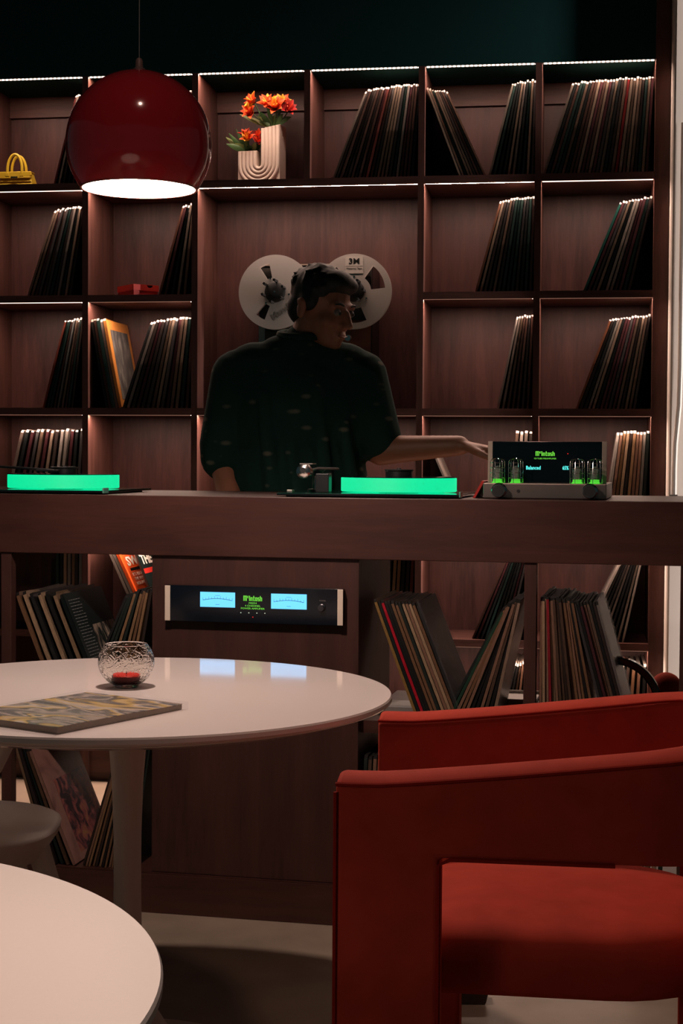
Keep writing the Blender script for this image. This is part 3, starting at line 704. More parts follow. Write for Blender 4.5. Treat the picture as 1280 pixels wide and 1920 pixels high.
def tape_reel(label, x, windows, half, r0, r1, rot, tape_r, printed):
    root = thing('tape_reel', label, 'tape reel', FB @ T(x, 0.071, 1.689), 'tape reels on the deck')
    R_ = 0.1265
    reel_flange(R_, windows, r0, r1, half, half, -0.026, -0.0245).build('front_flange', M_reel, root, smooth=True, angle=30)
    reel_flange(R_, windows, r0, r1, half, half, -0.006, -0.0045).build('rear_flange', M_reel, root, smooth=True, angle=30)
    MB().lathe([(.0125, -.006), (tape_r, -.006), (tape_r, -.0235), (.0125, -.0235)], 48, axis='y').build('wound_tape', plain('brown_tape', (.03, .014, .010), .3), root, smooth=True)
    hub = MB().lathe([(.0105, -.002), (.036, -.002), (.036, -.030), (.030, -.034), (.012, -.035), (.0105, -.035)], 36, axis='y')
    hub.build('hub', M_rubber, root, smooth=True)
    for k in range(6):
        a = rot + 2*PI*k/6
        mb = MB(); mb.M = Matrix.Rotation(-a, 4, 'Y'); mb.box(.033, .040, -.083, -.0262, -.004, .004); mb.build('hub_lug', M_rubber, root)
    for k in range(3):
        a = rot + PI/2 + 2*PI*k/3
        MB().lathe([(.0035, -.0262), (.0035, -.0275), (.001, -.028)], 10, (.049*math.cos(a), 0, .049*math.sin(a)), axis='y').build('screw', M_chrome, root, smooth=True)
    MB().lathe([(.004, -.0352), (.003, -.040)], 12, axis='y').build('spindle_cap', M_chrome, root)
    if printed:
        MB().box(-.030, .030, -.0268, -.0262, .060, .116).build('paper_label', plain('pale_label', (.66, .61, .56), .5), root)
        text('lettering', '3M', .026, M_blacktext, root, T(0, -.0270, .1005) @ FACE, width=1.15, bold=.0006)
        MB().box(-.028, .028, -.0270, -.0268, .0845, .0853).build('label_rule', M_grey, root)
        text('lettering', 'Mastering Tape', .0085, M_grey, root, T(0, -.0270, .0772) @ FACE)
    else:
        text('lettering', 'Maxell', .030, M_grey, root, T(.022, -.0264, -.066) @ Matrix.Rotation(-0.62, 4, 'Y') @ FACE, bold=.0006)
    return root
rad = math.radians
tape_reel('silver tape reel on the left spindle with three small slots', -1.0275, [rad(112), rad(238), rad(-4)], rad(11), 0.050, 0.100, 0.35, 0.046, False)
tape_reel('silver tape reel with white label and three wide windows', -0.7565, [rad(30), rad(150), rad(270)], rad(25), 0.056, 0.106, 0.0, 0.048, True)

# ------------------------------------------------------------------ equipment on the bar
def turntable(label, cx, cy, mirror=False, arm=False):
    root = thing('turntable', label, 'turntable', FC @ T(cx, cy, CT), 'turntables on the bar')
    for (a, b) in ((-.19, -.15), (.19, -.15), (-.19, .15), (.19, .15)):
        MB().lathe([(.016, 0), (.018, .003), (.016, .0035)], 16, (a, b, 0)).build('foot', M_rubber, root)
    MB().box(-.222, .222, -.185, .185, .0036, .0078).build('base_plate', M_blackgloss, root, bevel=.001)
    mb = MB().box(-.222, .222, -.185, .185, .0082, .0098)
    mb.build('glass_plate', plain('green_edged_glass', (.010, .06, .045), .08, coat=.4), root, bevel=.0004)
    MB().box(.2223, .2262, -.185, -.150, .0030, .0165).build('corner_block', plain('green_acrylic', (.12, .33, .26), .3), root, bevel=.0008)
    MB().lathe([(.05, .010), (.05, .0118)], 32, (.045, 0, 0)).build('bearing', M_steel, root, smooth=True)
    MB().lathe([(.0, .012), (.1425, .012), (.1445, .014), (.1445, .0455), (.143, .0468), (.0, .0468)], 96, (.045, 0, 0)).build('glowing_platter', M_green, root, smooth=True)
    MB().lathe([(.0, .0470), (.1452, .0470), (.1452, .0488), (.0, .0492)], 72, (.045, 0, 0)).build('record_disc', M_blackgloss, root, smooth=True)
    MB().lathe([(.034, .0494), (.034, .062), (.036, .064), (.036, .0672), (.006, .0676), (.005, .0705), (.0, .0705)], 40, (.045, 0, 0)).build('record_clamp', M_blackmetal, root, smooth=True)
    # tonearm tower at the left
    bx = -.158
    MB().lathe([(.026, .0100), (.026, .016), (.015, .018), (.013, .060), (.018, .062), (.018, .066), (.0, .066)], 24, (bx, -.02, 0)).build('tonearm_tower', M_blackmetal, root, smooth=True)
    MB().box(bx+.012, bx+.046, -.10, -.066, .0100, .056).build('arm_lift', M_blackmetal, root, bevel=.002)
    MB().tube([(bx+.012, -.095, .016), (bx+.012, -.095, .05)], .0035, 8).build('cue_lever', M_chrome, root, smooth=True)
    MB().lathe([(.0, -.140), (.009, -.140), (.0175, -.136), (.0175, -.108), (.010, -.106), (.0, -.106)], 32, (bx-.010, 0, .0615), axis='y').build('counterweight', M_chrome, root, smooth=True)
    MB().lathe([(.0, -.1408), (.007, -.1408), (.007, -.140)], 20, (bx-.010, 0, .0640), axis='y').build('weight_bore', M_rubber, root, smooth=True)
    MB().box(bx-.028, bx+.004, -.10, -.055, .0785, .0812).build('arm_bracket', M_steel, root)
    end = (.04, -.055, .058) if arm else (bx+.01, .17, .066)
    MB().tube([(bx-.010, -.106, .0615), (bx, -.02, .068), end], .0035, 8).build('tonearm_wand', M_blackmetal, root, smooth=True)
    MB().box(-.206, -.192, -.150, -.128, .0100, .0165).build('speed_button', M_steel, root, bevel=.001)
    if arm:
        MB().box(end[0]-.045, end[0]+.012, end[1]-.012, end[1]+.012, .0545, .0595).build('headshell', M_blackmetal, root, bevel=.001)
    return root
turntable('turntable with glowing green platter beside the person', -0.737, 0.205)
turntable('turntable with glowing green platter at the far end of the bar', -1.628, 0.205, arm=True)

# block lettering in an old-style hand: each glyph a set of upright bars
GLY = {'M': [(0, 0, .22, 1), (.39, 0, .22, 1), (.78, 0, .22, 1), (0, .86, 1, .14)], 'c': [(0, .55, .16, .4), (0, .55, .42, .1), (0, .85, .42, .1)],
       'I': [(0, 0, .24, 1)], 'n': [(0, 0, .22, .72), (.40, 0, .22, .62), (0, .58, .58, .14)], 't': [(.10, 0, .22, 1), (0, .60, .50, .13), (.10, 0, .42, .13)],
       'o': [(0, .06, .22, .6), (.40, .06, .22, .6), (.06, 0, .5, .14), (.06, .58, .5, .14)], 's': [(0, 0, .5, .14), (.30, .10, .2, .25), (0, .30, .5, .13), (0, .40, .2, .22), (0, .58, .5, .14)],
       'h': [(0, 0, .22, 1), (.40, 0, .22, .62), (0, .58, .58, .14)]}
def block_word(word, height, total, mat, parent, M):
    adv = {'M': 1.14, 'c': .52, 'I': .38, 'n': .74, 't': .62, 'o': .74, 's': .62, 'h': .64}
    W_ = sum(adv[g] for g in word); k = total/W_; mb = MB(); x = -total/2
    for g in word:
        for (a, b, w_, h_) in GLY[g]: mb.box(x+a*k, x+(a+w_)*k, -.0004, 0, b*height, (b+h_)*height)
        x += adv[g]*k
    o = mb.build('lettering', mat, parent); o.matrix_local = M; return o

def preamplifier():
    root = thing('preamplifier', 'valve preamplifier with black glass front and caged green tubes', 'amplifier', FC @ T(-0.3185, 0.075, CT))
    MB().box(-.146, .145, 0, .30, .0015, .0375).build('chassis', plain('satin_steel', (.34, .29, .26), .34, metal=.9, noise=.15, scale=20), root, bevel=.002)
    MB().box(-.1395, .1405, .055, .075, .0378, .1375).build('glass_panel', M_glassblack, root, bevel=.001)
    for a, b in ((-.1415, -.1300), (.1310, .1425)):
        MB().box(a, b, .0525, .0548, .0378, .1375).build('end_trim', M_alu, root, bevel=.0006)
    P_ = T(-.012, .0546, .1030)
    block_word('McIntosh', .011, .046, M_textgreen, root, T(-.004, .0546, .1030))
    text('lettering', 'C8 TUBE PREAMPLIFIER', .0052, M_textgreen, root, T(-.004, .0545, .0965) @ FACE)
    text('lettering', 'Balanced', .0125, M_textcyan, root, T(-.032, .0545, .0740) @ FACE, width=.80, bold=.00025)
    text('lettering', '65%', .0125, M_textcyan, root, T(.0450, .0545, .0740) @ FACE, width=.72, bold=.00025)
    MB().lathe([(.0012, 0), (.0012, -.001)], 10, (.050, .0549, .1085), axis='y').build('status_light', M_redled, root)
    MB().lathe([(.004, 0), (.0035, -.0015)], 16, (-.062, -.0002, .0190), axis='y').build('sensor', M_rubber, root)
    for x in (-.1155, -.0715, .0745, .1160):
        tb = MB().lathe([(.009, .0378), (.0105, .042), (.0105, .066), (.008, .074), (.003, .079), (0, .080)], 20, (x, .030, 0))
        t_ = tb.build('vacuum_tube', clear_material('tube_glass', .05, (.5, .6, .55), .25), root, smooth=True)
        MB().box(x-.0045, x+.0045, .0265, .0335, .046, .070).build('tube_plate', M_steel, root)
        MB().lathe([(.0142, .0376), (.0142, .0385), (.0105, .0415), (.0105, .0470), (.0, .0475)], 20, (x, .030, 0)).build('glow_ring', M_tubegreen, root)
        cage = MB()
        for zz in (.050, .062, .074, .086):
            cage.tube([(x + .0175*math.cos(2*PI*k/20), .030 + .0175*math.sin(2*PI*k/20), zz) for k in range(21)], .0008, 5, caps=False)
        for k in range(6):
            a = 2*PI*k/6 + .3
            cx_, cy_ = math.cos(a), math.sin(a)
            cage.tube([(x + .0175*cx_, .030 + .0175*cy_, .0376), (x + .0175*cx_, .030 + .0175*cy_, .088), (x + .014*cx_, .030 + .014*cy_, .094), (x + .004*cx_, .030 + .004*cy_, .0965)], .0008, 5)
        cage.build('tube_cage', M_chrome, root, smooth=True)
    for x in (-.1075, .1065):
        MB().lathe([(.0180, 0), (.0180, -.003), (.0165, -.004), (.0165, -.022), (.0150, -.024)], 36, (x, -.0003, .0205), axis='y').build('knob', M_chrome, root, smooth=True)
        MB().lathe([(.0138, -.0242), (.0135, -.0248), (0, -.0248)], 30, (x, -.0003, .0205), axis='y').build('knob_face', M_rubber, root, smooth=True)
preamplifier()
tag(MB().prism([(-.012, 0), (-.006, 0), (.016, .040), (.010, .042)], -.03, .12).build('red_book', M_redcard, M=FC @ T(-.482, .14, CT+.0006)), 'red booklet propped beside the valve preamplifier', 'book')

def amplifier():
    root = thing('power_amplifier', 'slim black rack amplifier with two blue meters in the bar panel', 'amplifier', FC @ T(-1.009, 0.0, 0.7272))
    MB().box(-.2222, .2222, -.010, .0095, 0, .0878).build('faceplate', plain('blue_black_glass', (.004, .007, .013), .12, coat=.2), root, bevel=.001)
    for a, b in ((-.2228, -.2090), (.2090, .2228)):
        MB().box(a, b, -.0125, -.0102, .0008, .0870).build('end_cap', plain('satin_champagne', (.86, .72, .58), .5, noise=.05), root, bevel=.001)
    for cx in (-.0888, .0894):
        m = MB().box(cx-.0440, cx+.0440, -.0112, -.0102, .0368, .0732).build('meter', M_meter, root)
        arc = MB()
        arc.tube([(cx - .037 + .074*i/12, -.01135, .0535 + .0042*math.sin(PI*i/12)) for i in range(13)], .0006, 5)
        arc.build('meter_scale', M_meterline, m)
        tk = MB()
        for i in range(11):
            f = i/10; xx = cx-.037+.074*f; z0 = .0535+.0042*math.sin(PI*f); tk.box(xx-.0003, xx+.0003, -.0116, -.0113, z0, z0+(.004 if i % 2 else .006))
        tk.box(cx-.006, cx+.006, -.0116, -.0113, .0650, .0656); tk.box(cx-.005, cx+.005, -.0116, -.0113, .0430, .0437)
        tk.build('meter_tick', M_meterline, m)
    block_word('McIntosh', .0125, .047, M_textgreen, root, T(-.0005, -.0104, .0540))
    text('lettering', 'MI254', .0062, M_textgreen, root, T(-.0005, -.0106, .0485) @ FACE, width=1.3)
    text('lettering', '4 CHANNEL', .0060, M_textgreen, root, T(-.0005, -.0106, .0420) @ FACE, width=1.2)
    text('lettering', 'POWER AMPLIFIER', .0060, M_textgreen, root, T(-.0005, -.0106, .0355) @ FACE, width=1.2)
    for x in (-.030, -.010, .010, .030): MB().lathe([(.0012, 0), (.0012, -.001)], 8, (x, -.0103, .0250), axis='y').build('indicator_light', M_whiteled, root)
    MB().lathe([(.0012, 0), (.0012, -.001)], 8, (0, -.0103, .0150), axis='y').build('status_light', M_redled, root)
    MB().lathe([(.0092, 0), (.0092, -.003), (.0075, -.004), (.0072, -.012), (0, -.012)], 24, (.1705, -.0102, .0420), axis='y').build('power_knob', plain('dark_steel', (.12, .12, .13), .3, metal=.8), root, smooth=True)
    text('lettering', 'POWER', .0045, M_grey, root, T(.1725, -.0106, .0590) @ FACE)
amplifier()

# ------------------------------------------------------------------ odds and ends on the bar shelf
tag(MB().lathe([(0, -.041)] + [(.041*math.sin(PI*k/24), -.041*math.cos(PI*k/24)) for k in range(1, 24)] + [(0, .041)], 40).build('velvet_ball', M_velvet, smooth=True, M=FC @ T(-.0335, .48, ZB+.0413)), 'rust velvet ball resting on the bar shelf below the white wall', 'ball')
def shoulder_bag():
    root = thing('shoulder_bag', 'glossy black bag with a wide strap behind the plastic-covered records', 'bag', FC @ T(-0.105, 0.10, ZB))
    rings = []
    for f, w_, d_ in ((0, .060, .032), (.3, .068, .036), (.65, .060, .028), (1, .045, .012)):
        rings.append([(w_*math.cos(2*PI*k/24)*1.0, .05 + d_*math.sin(2*PI*k/24), .0005 + .062*f) for k in range(24)])
    MB().loft(rings).build('body', M_blackgloss, root, smooth=True)
    pts = [(-.085 + .0, .05, .150)]
    arc = []
    for k in range(15):
        a = PI*0.62 - PI*0.62*k/14
        arc.append((-.045 + .105*math.cos(a), .04, .035 + .118*math.sin(a)))
    rings = []
    for i, p in enumerate(arc):
        q = arc[min(i+1, 14)]; r_ = arc[max(i-1, 0)]
        t_ = Vector((q[0]-r_[0], 0, q[2]-r_[2])).normalized(); n_ = Vector((-t_.z, 0, t_.x))
        c_ = Vector(p); rings.append([tuple(c_+n_*.009+Vector((0, -.016, 0))), tuple(c_+n_*.009+Vector((0, .016, 0))), tuple(c_-n_*.009+Vector((0, .016, 0))), tuple(c_-n_*.009+Vector((0, -.016, 0)))])
    MB().loft(rings).build('strap', M_blackgloss, root, smooth=True, bevel=.003)
    MB().lathe([(.006, 0), (.006, -.003), (0, -.004)], 12, (.012, .012, .040), axis='y').build('buckle', M_chrome, root)
shoulder_bag()
kb = thing('media_player', 'flat black box lying on the bar shelf behind the leaning records', 'player', FC @ T(-.478, .22, ZB+.0003))
MB().box(-.052, .052, 0, .12, .0105, .034).build('housing', M_blackgloss, kb, bevel=.003)
for xx in (-.042, .042): MB().box(xx-.008, xx+.008, .01, .11, 0, .0104).build('foot', M_rubber, kb)
tr = thing('cable_tray', 'pale grey low tray on the bar shelf near the post', 'tray', FC @ T(-.425, .33, ZB+.0003))
MB().box(-.16, .065, 0, .16, 0, .012).build('base', M_whitecloth, tr, bevel=.003)
MB().box(-.16, .065, 0, .004, .012, .020).box(-.16, .065, .156, .16, .012, .020).build('rim', M_whitecloth, tr, bevel=.001)
tag(MB().box(-.05, .05, 0, .09, 0, .022).build('router', M_grey, M=FC @ T(-.675, .14, ZB+.0003), bevel=.004), 'small grey plastic box on the bar shelf beside the white table edge', 'box')

# ------------------------------------------------------------------ conduit on the white wall
pp = [(0.318, -.083, 2.2), (0.318, -.083, 1.42), (0.316, -.083, 1.30), (0.306, -.083, 1.18), (0.304, -.083, 1.10), (0.304, -.083, 0.80)]
cdt = thing('conduit', 'grey cable running down the white wall beside the bookcase', 'cable', FB)
MB().tube(pp, 0.0085, 10).build('cable', plain('grey_cable', (.30, .27, .24), .5), cdt, smooth=True)
MB().box(.288, .314, -.097, -.0705, 1.010, 1.016).build('clip', M_steel, cdt)

# ------------------------------------------------------------------ pendant
LX, LY, LZ = -0.386, 2.99, 1.634
def pendant():
    root = thing('pendant_lamp', 'glossy dark red globe pendant lamp open at the bottom', 'lamp', T(LX, LY, LZ))
    Rg, ro = 0.1373, 0.1092
    a0 = math.asin(ro/Rg); zc = Rg*math.cos(a0)
    outer = [(Rg*math.sin(a), zc - Rg*math.cos(a)) for a in [a0 + (PI-a0-0.06)*k/30 for k in range(31)]]
    inner = [((Rg-.003)*math.sin(a), zc - (Rg-.003)*math.cos(a)) for a in [a0 + (PI-a0-0.06)*k/30 for k in range(31)]]
    n = len(outer)
    MB().lathe(outer, 64, caps=False).build('shade', M_redlac, root, smooth=True)
    MB().lathe(inner[:-1] + [(0.001, inner[-1][1]-.0005)], 64, caps=False).build('lining', M_lampin, root, smooth=True)
    MB().lathe([(ro, 0.0), (ro+.0012, -.001), (ro+.0004, .0016), (ro-.0032, .0012), (ro-.0030, -.0006), (ro, -.001)], 64, caps=False).build('rim', plain('pale_rim', (.55, .2, .15), .3), root, smooth=True)
    top = zc + Rg
    MB().lathe([(.011, top-.004), (.011, top+.004), (.0075, top+.006), (.0065, top+.020), (.0035, top+.024), (0, top+.024)], 20).build('cap', plain('grey_cap', (.16, .10, .09), .5), root, smooth=True)
    MB().tube([(0, 0, top+.023), (0.0008, 0, 2.4), (0, 0, 3.3-LZ-.001)], .0008, 6).build('cord', plain('clear_cord', (.25, .26, .25), .4), root)
    MB().lathe([(.016, top-.012), (.016, top-.06), (.013, top-.066)], 16).build('socket', M_lampin, root, smooth=True)
    bz = 0.106
    MB().lathe([(0, bz-.034)] + [(.034*math.sin(PI*k/16), bz-.034*math.cos(PI*k/16)) for k in range(1, 14)] + [(.013, bz+.034), (.013, top-.067)], 28).build('bulb', M_bulb, root, smooth=True)
    l = bpy.data.lights.new('pendant_light', 'POINT'); l.energy = 38.0; l.color = WARM; l.shadow_soft_size = 0.03
    o = bpy.data.objects.new('pendant_light', l); COL.objects.link(o); o.parent = root; o.location = (0, 0, 0.048)
pendant()

# ------------------------------------------------------------------ tulip tables
TZ, TR = 0.70, 0.4834
def tulip_table(label, x, y, top):
    root = thing('pedestal_table', label, 'table', T(x, y, 0), 'white pedestal tables')
    MB().lathe([(0, TZ-.030), (TR*0.90, TZ-.028), (TR-.012, TZ-.017), (TR-.002, TZ-.0125), (TR, TZ-.010), (TR, TZ-.003), (TR-.002, TZ), (0, TZ)], 160).build('tabletop', top, root, smooth=True, angle=30)
    prof = [(.250, 0), (.250, .004), (.235, .010), (.180, .022), (.120, .042), (.075, .075), (.046, .125), (.031, .19), (.0265, .26), (.025, .34), (.0255, .44), (.0285, .53), (.034, .60), (.041, .655), (.046, TZ-.0305)]
    MB().lathe(prof, 64).build('pedestal', M_chairwhite, root, smooth=True, angle=50)
    return root
tulip_table('white round pedestal table with the candle bowl and magazine on it', -0.389, 2.866, M_tablewhite)
tulip_table('bare white round pedestal table cut off at the lower corner', -0.627, 1.248, M_tablesatin)

def magazine():
    A = Vector((-0.265, 2.662)); B_ = Vector((-0.435, 2.411))
    ang = math.atan2((A-B_).y, (A-B_).x)
    root = thing('magazine', 'glossy photo magazine in a clear bag on the white table', 'magazine', T(B_.x, B_.y, TZ+.0006, ang))
    L_, W_ = (A-B_).length, 0.225
    n = 12
    def sheet(z0, z1, inset, wav):
        top, rings = [], []
        for i in range(n+1):
            f = i/n; u = inset + (L_-2*inset)*f; zz = wav*(math.sin(f*5.2)*.5 + math.sin(f*11+1)*.2 + .35) 
            rings.append([(u, inset, z0), (u, W_-inset, z0), (u, W_-inset, z1 + zz*.6), (u, W_*0.5, z1 + zz*.3), (u, inset, z1 + zz)])
        return rings
    MB().loft(sheet(0, .0085, .003, .0018)).build('pages', M_pages, root)
    r = sheet(.0088, .0095, .002, .0018)
    for i, ring in enumerate(r):
        zz = ring[4][2] - .0095
        r[i] = [(ring[0][0], ring[0][1], .0091 + zz), (ring[1][0], ring[1][1], .0091 + zz*.6), (ring[1][0], ring[1][1], .0097 + zz*.6), (ring[3][0], ring[3][1], .0097 + zz*.3), (ring[4][0], ring[4][1], .0097 + zz)]
    cv = MB().loft(r).build('cover', M_mag, root, smooth=True, angle=40)
    mb = MB().box(-.012, L_+.003, -.006, W_+.004, .0122, .0127); mb.box(-.012, -.0105, -.006, W_+.004, .0003, .0122); mb.box(-.012, L_+.003, -.006, -.0055, .0003, .0122)
    mb.build('clear_bag', M_film2, root)
magazine()

def candle_bowl():
    root = thing('candle_bowl', 'crackled clear glass globe with a low red candle on the table', 'candle holder', T(-0.400, 2.926, TZ+.0004))
    m, nt, b = newmat('crackled_glass')
    b.inputs['Base Color'].default_value = (.95, .93, .90, 1); b.inputs['Roughness'].default_value = .04; b.inputs['IOR'].default_value = 1.12
    b.inputs['Transmission Weight'].default_value = 1.0
    tc = N(nt, 'ShaderNodeTexCoord'); vo = N(nt, 'ShaderNodeTexVoronoi', Scale=85.0, feature='DISTANCE_TO_EDGE')
    nt.links.new(tc.outputs['Object'], vo.inputs['Vector'])
    rp = N(nt, 'ShaderNodeMapRange'); rp.inputs[2].default_value = .12; nt.links.new(vo.outputs['Distance'], rp.inputs[0])
    bp = N(nt, 'ShaderNodeBump', Strength=.35, Distance=.0012); nt.links.new(rp.outputs[0], bp.inputs['Height']); nt.links.new(bp.outputs['Normal'], b.inputs['Normal'])
    R_ = .0525; zc = .046
    out = [(.022, .0)] + [(R_*math.sin(a), zc - R_*math.cos(a)*(.92)) for a in [0.48 + (2.27-0.48)*k/22 for k in range(23)]]
    zt = out[-1][1]; rt = out[-1][0]
    inn = [((R_-.003)*math.sin(a), zc - (R_-.003)*math.cos(a)*.92) for a in [2.27 - (2.27-0.3)*k/18 for k in range(19)]]
    MB().lathe(out + [(rt-.0005, zt+.002), (rt-.003, zt+.001)] + inn + [(0, inn[-1][1])], 56, caps=True).build('bowl', m, root, smooth=True, angle=60)
    MB().lathe([(.0, .0065), (.026, .0065), (.027, .009), (.027, .020), (.025, .0225), (.022, .0215), (0, .0205)], 36).build('candle', M_wax, root, smooth=True)
    MB().tube([(0, 0, .0205), (.0005, 0, .027)], .0008, 6).build('wick', M_rubber, root)
candle_bowl()

# ------------------------------------------------------------------ white shell chair behind the table
def shell_chair():
    root = thing('shell_chair', 'moulded white plastic chair tucked behind the pedestal table', 'chair', T(-0.872, 3.00, -0.040, 0.06))
    # bowl seat: superellipse rings from underside stem to the rim, then the dished top
    def ring(a, b, z, dx=0, n=36, p=2.6, tilt=0.0):
        out = []
        for k in range(n):
            t_ = 2*PI*k/n; c_, s_ = math.cos(t_), math.sin(t_)
            x = a*math.copysign(abs(c_)**(2/p), c_) + dx; y = b*math.copysign(abs(s_)**(2/p), s_)
            out.append((x, y, z + tilt*x))
        return out
    rings = [ring(.06, .06, .330, .0), ring(.10, .10, .340, .02), ring(.19, .185, .372, .05), ring(.245, .215, .408, .06), ring(.270, .225, .445, .06), ring(.272, .226, .4555, .06), ring(.262, .218, .460, .06), ring(.21, .17, .452, .05), ring(.10, .08, .444, .04)]
    MB().loft(rings).build('seat', M_chairwhite, root, smooth=True, angle=70)
    for (x, y) in ((.336, -.06), (.235, .16), (-.15, -.15), (-.15, .15)):
        pts = [(x*.88, y*.9, .432), (x*1.0, y*1.0, .30), (x*1.03, y*1.02, .041)]
        MB().tube(pts, [.022, .0205, .0175], 14).build('leg', M_chairwhite, root, smooth=True)
    # looped arm that rises from the seat and runs back to the shell
    arm = [(-.06, .15, .452), (.02, .15, .456), (.09, .15, .470), (.145, .15, .497), (.182, .15, .540), (.208, .15, .592), (.219, .15, .645), (.222, .15, .690)]
    MB().tube(arm, [.016, .018, .019, .019, .018, .0175, .017, .017], 14).build('armrest_support', M_chairwhite, root, smooth=True)
    bk_ = []
    for k in range(17):
        a = -PI*.5 + PI*k/16
        bk_.append([(-.14 - .20*math.cos(a) + .03, .2*math.sin(a), z) for z in (.44, .56, .66)])
    rings = [[(p[0][0], p[0][1], .45), (p[0][0]-.01, p[0][1], .60), (p[0][0]-.02, p[0][1], .685), (p[0][0]-.008, p[0][1]*.95, .685), (p[0][0]+.004, p[0][1]*.95, .60), (p[0][0]+.014, p[0][1]*.95, .45)] for p in bk_]
    MB().loft(rings).build('backrest', M_chairwhite, root, smooth=True, angle=60)
shell_chair()

# ------------------------------------------------------------------ rust velvet armchair
def armchair():
    root = thing('armchair', 'rust red velvet armchair with wraparound arms and slab legs', 'armchair', T(-0.0055, 2.035, 0, -math.radians(7.7)))
    Wd, th, Lf, Rc = 0.575, 0.078, 0.635, 0.20
    # centre line in plan
    path = []
    h = th/2
    for k in range(15): path.append((0.0 + (Lf-Rc-h)*k/14, h))
    r_ = Rc
    for k in range(1, 12): a = -PI/2 + (PI/2)*k/12; path.append((Lf-Rc-h + r_*math.cos(a), h + r_ + r_*math.sin(a)))
    for k in range(0, 7): path.append((Lf-h, h + r_ + (Wd-2*h-2*r_)*k/6))
    for k in range(1, 13): a = (PI/2)*k/12; path.append((Lf-Rc-h + r_*math.cos(a), Wd-h-r_ + r_*math.sin(a)))
    for k in range(1, 15): path.append(((Lf-Rc-h)*(1-k/14), Wd-h))
    # make sure a station falls on the slab edge
    slab = 0.135
    def snap(seq):
        out = []
        for x, y in seq:
            if abs(x-slab) < (Lf-Rc-h)/28: x = slab
            out.append((x, y))
        return out
    path = snap(path); n = len(path)
    zb_of = lambda x: 0.612
    def top_of(x): return 0.712 + 0.050*max(0, min(1, (x-0.05)/0.45))**1.15
    stations = []
    for i, (x, y) in enumerate(path):
        q, p = Vector(path[min(i+1, n-1)]), Vector(path[max(i-1, 0)])
        t_ = (q-p).normalized(); nrm = Vector((t_.y, -t_.x))       # outward
        zt = top_of(x); c_ = Vector((x, y))
        # slightly rounded front ends
        hh = h
        o_ = c_ + nrm*hh; i_ = c_ - nrm*hh
        prof = [(i_.x, i_.y, zt-.010), (i_.x+nrm.x*.012, i_.y+nrm.y*.012, zt-.001), (c_.x, c_.y, zt+.003), (o_.x-nrm.x*.012, o_.y-nrm.y*.012, zt-.001), (o_.x, o_.y, zt-.010)]
        stations.append((o_, i_, prof, x, i))
    mb = MB()
    def quad(a, b, c_, d): mb._add([a, b, c_, d], [(0, 1, 2, 3)], 0)
    def is_slab(s0, s1): return max(s0[3], s1[3]) <= slab + 1e-6
    def is_back(s0, s1): return min(s0[3], s1[3]) >= 0.485
    def low(s0, s1): return 0.0 if is_slab(s0, s1) else (0.0 if is_back(s0, s1) else None)
    nseg = len(stations)-1
    lows = []
    for k in range(nseg): lows.append(low(stations[k], stations[k+1]))
    for k in range(nseg):
        s0, s1 = stations[k], stations[k+1]
        for j in range(4): quad(s0[2][j], s1[2][j], s1[2][j+1], s0[2][j+1])
        lv = [zb_of(s0[3]), zb_of(s1[3])]
        for pi_, side in ((4, 0), (0, 1)):
            a, b = s0[side], s1[side]
            quad(s0[2][pi_], s1[2][pi_], (b.x, b.y, lv[1]), (a.x, a.y, lv[0]))
            if lows[k] is not None: quad((a.x, a.y, lv[0]), (b.x, b.y, lv[1]), (b.x, b.y, 0.001), (a.x, a.y, 0.001))
        zz = (lv[0], lv[1]) if lows[k] is None else (0.001, 0.001)
        quad((s0[0].x, s0[0].y, zz[0]), (s1[0].x, s1[0].y, zz[1]), (s1[1].x, s1[1].y, zz[1]), (s0[1].x, s0[1].y, zz[0]))
    for k in range(nseg+1):      # end walls where a leg meets an open span
        a = lows[k-1] if k > 0 else 'end'; b = lows[k] if k < nseg else 'end'
        s0 = stations[k]; z = zb_of(s0[3])
        if a == 'end' or b == 'end':
            mb._add([*s0[2], (s0[0].x, s0[0].y, z), (s0[0].x, s0[0].y, .001), (s0[1].x, s0[1].y, .001), (s0[1].x, s0[1].y, z)], [tuple(range(9))], 0)
        elif (a is None) != (b is None):
            quad((s0[0].x, s0[0].y, z), (s0[0].x, s0[0].y, .001), (s0[1].x, s0[1].y, .001), (s0[1].x, s0[1].y, z))
    fr = mb.build('frame', M_velvet, root, smooth=True, angle=40)
    bv = fr.modifiers.new('bevel', 'BEVEL'); bv.width = .007; bv.segments = 3; bv.limit_method = 'ANGLE'; bv.angle_limit = math.radians(50)
    # piping along the outer top edge and round the near opening
    MB().tube([(s[0].x, s[0].y, s[2][4][2]+.003) for s in stations], .0030, 6).build('piping', M_velvet_dark, root, smooth=True)
    MB().tube([(s[1].x, s[1].y, s[2][0][2]+.003) for s in stations], .0025, 6).build('piping', M_velvet_dark, root, smooth=True)
    op = [(slab, -.0005, .002), (slab, -.0005, .604)] + [(x, -.0005, zb_of(x)) for x in (.15, .22, .30, .36)]
    MB().tube(op, .0028, 6).build('piping', M_velvet_dark, root, smooth=True)
    MB().tube([(0, -.0005, .002), (0, -.0005, .695)], .0028, 6).build('piping', M_velvet_dark, root, smooth=True)
    # seat: plump rounded block
    def plan(inset, z):
        x0, x1, y0, y1 = .075, .535, .084, Wd-.079
        cx0, cy0 = (x0+x1)/2, (y0+y1)/2; kx, ky = 1 - inset/((x1-x0)/2), 1 - inset/((y1-y0)/2)
        out = []
        for cx, cy, a0, rr in ((x1-.18, y0+.18, -PI/2, .18), (x1-.18, y1-.18, 0, .18), (x0+.03, y1-.03, PI/2, .03), (x0+.03, y0+.03, PI, .03)):
            for k in range(9):
                a = a0 + PI/2*k/8; out.append((cx0 + (cx + rr*math.cos(a) - cx0)*kx, cy0 + (cy + rr*math.sin(a) - cy0)*ky, z))
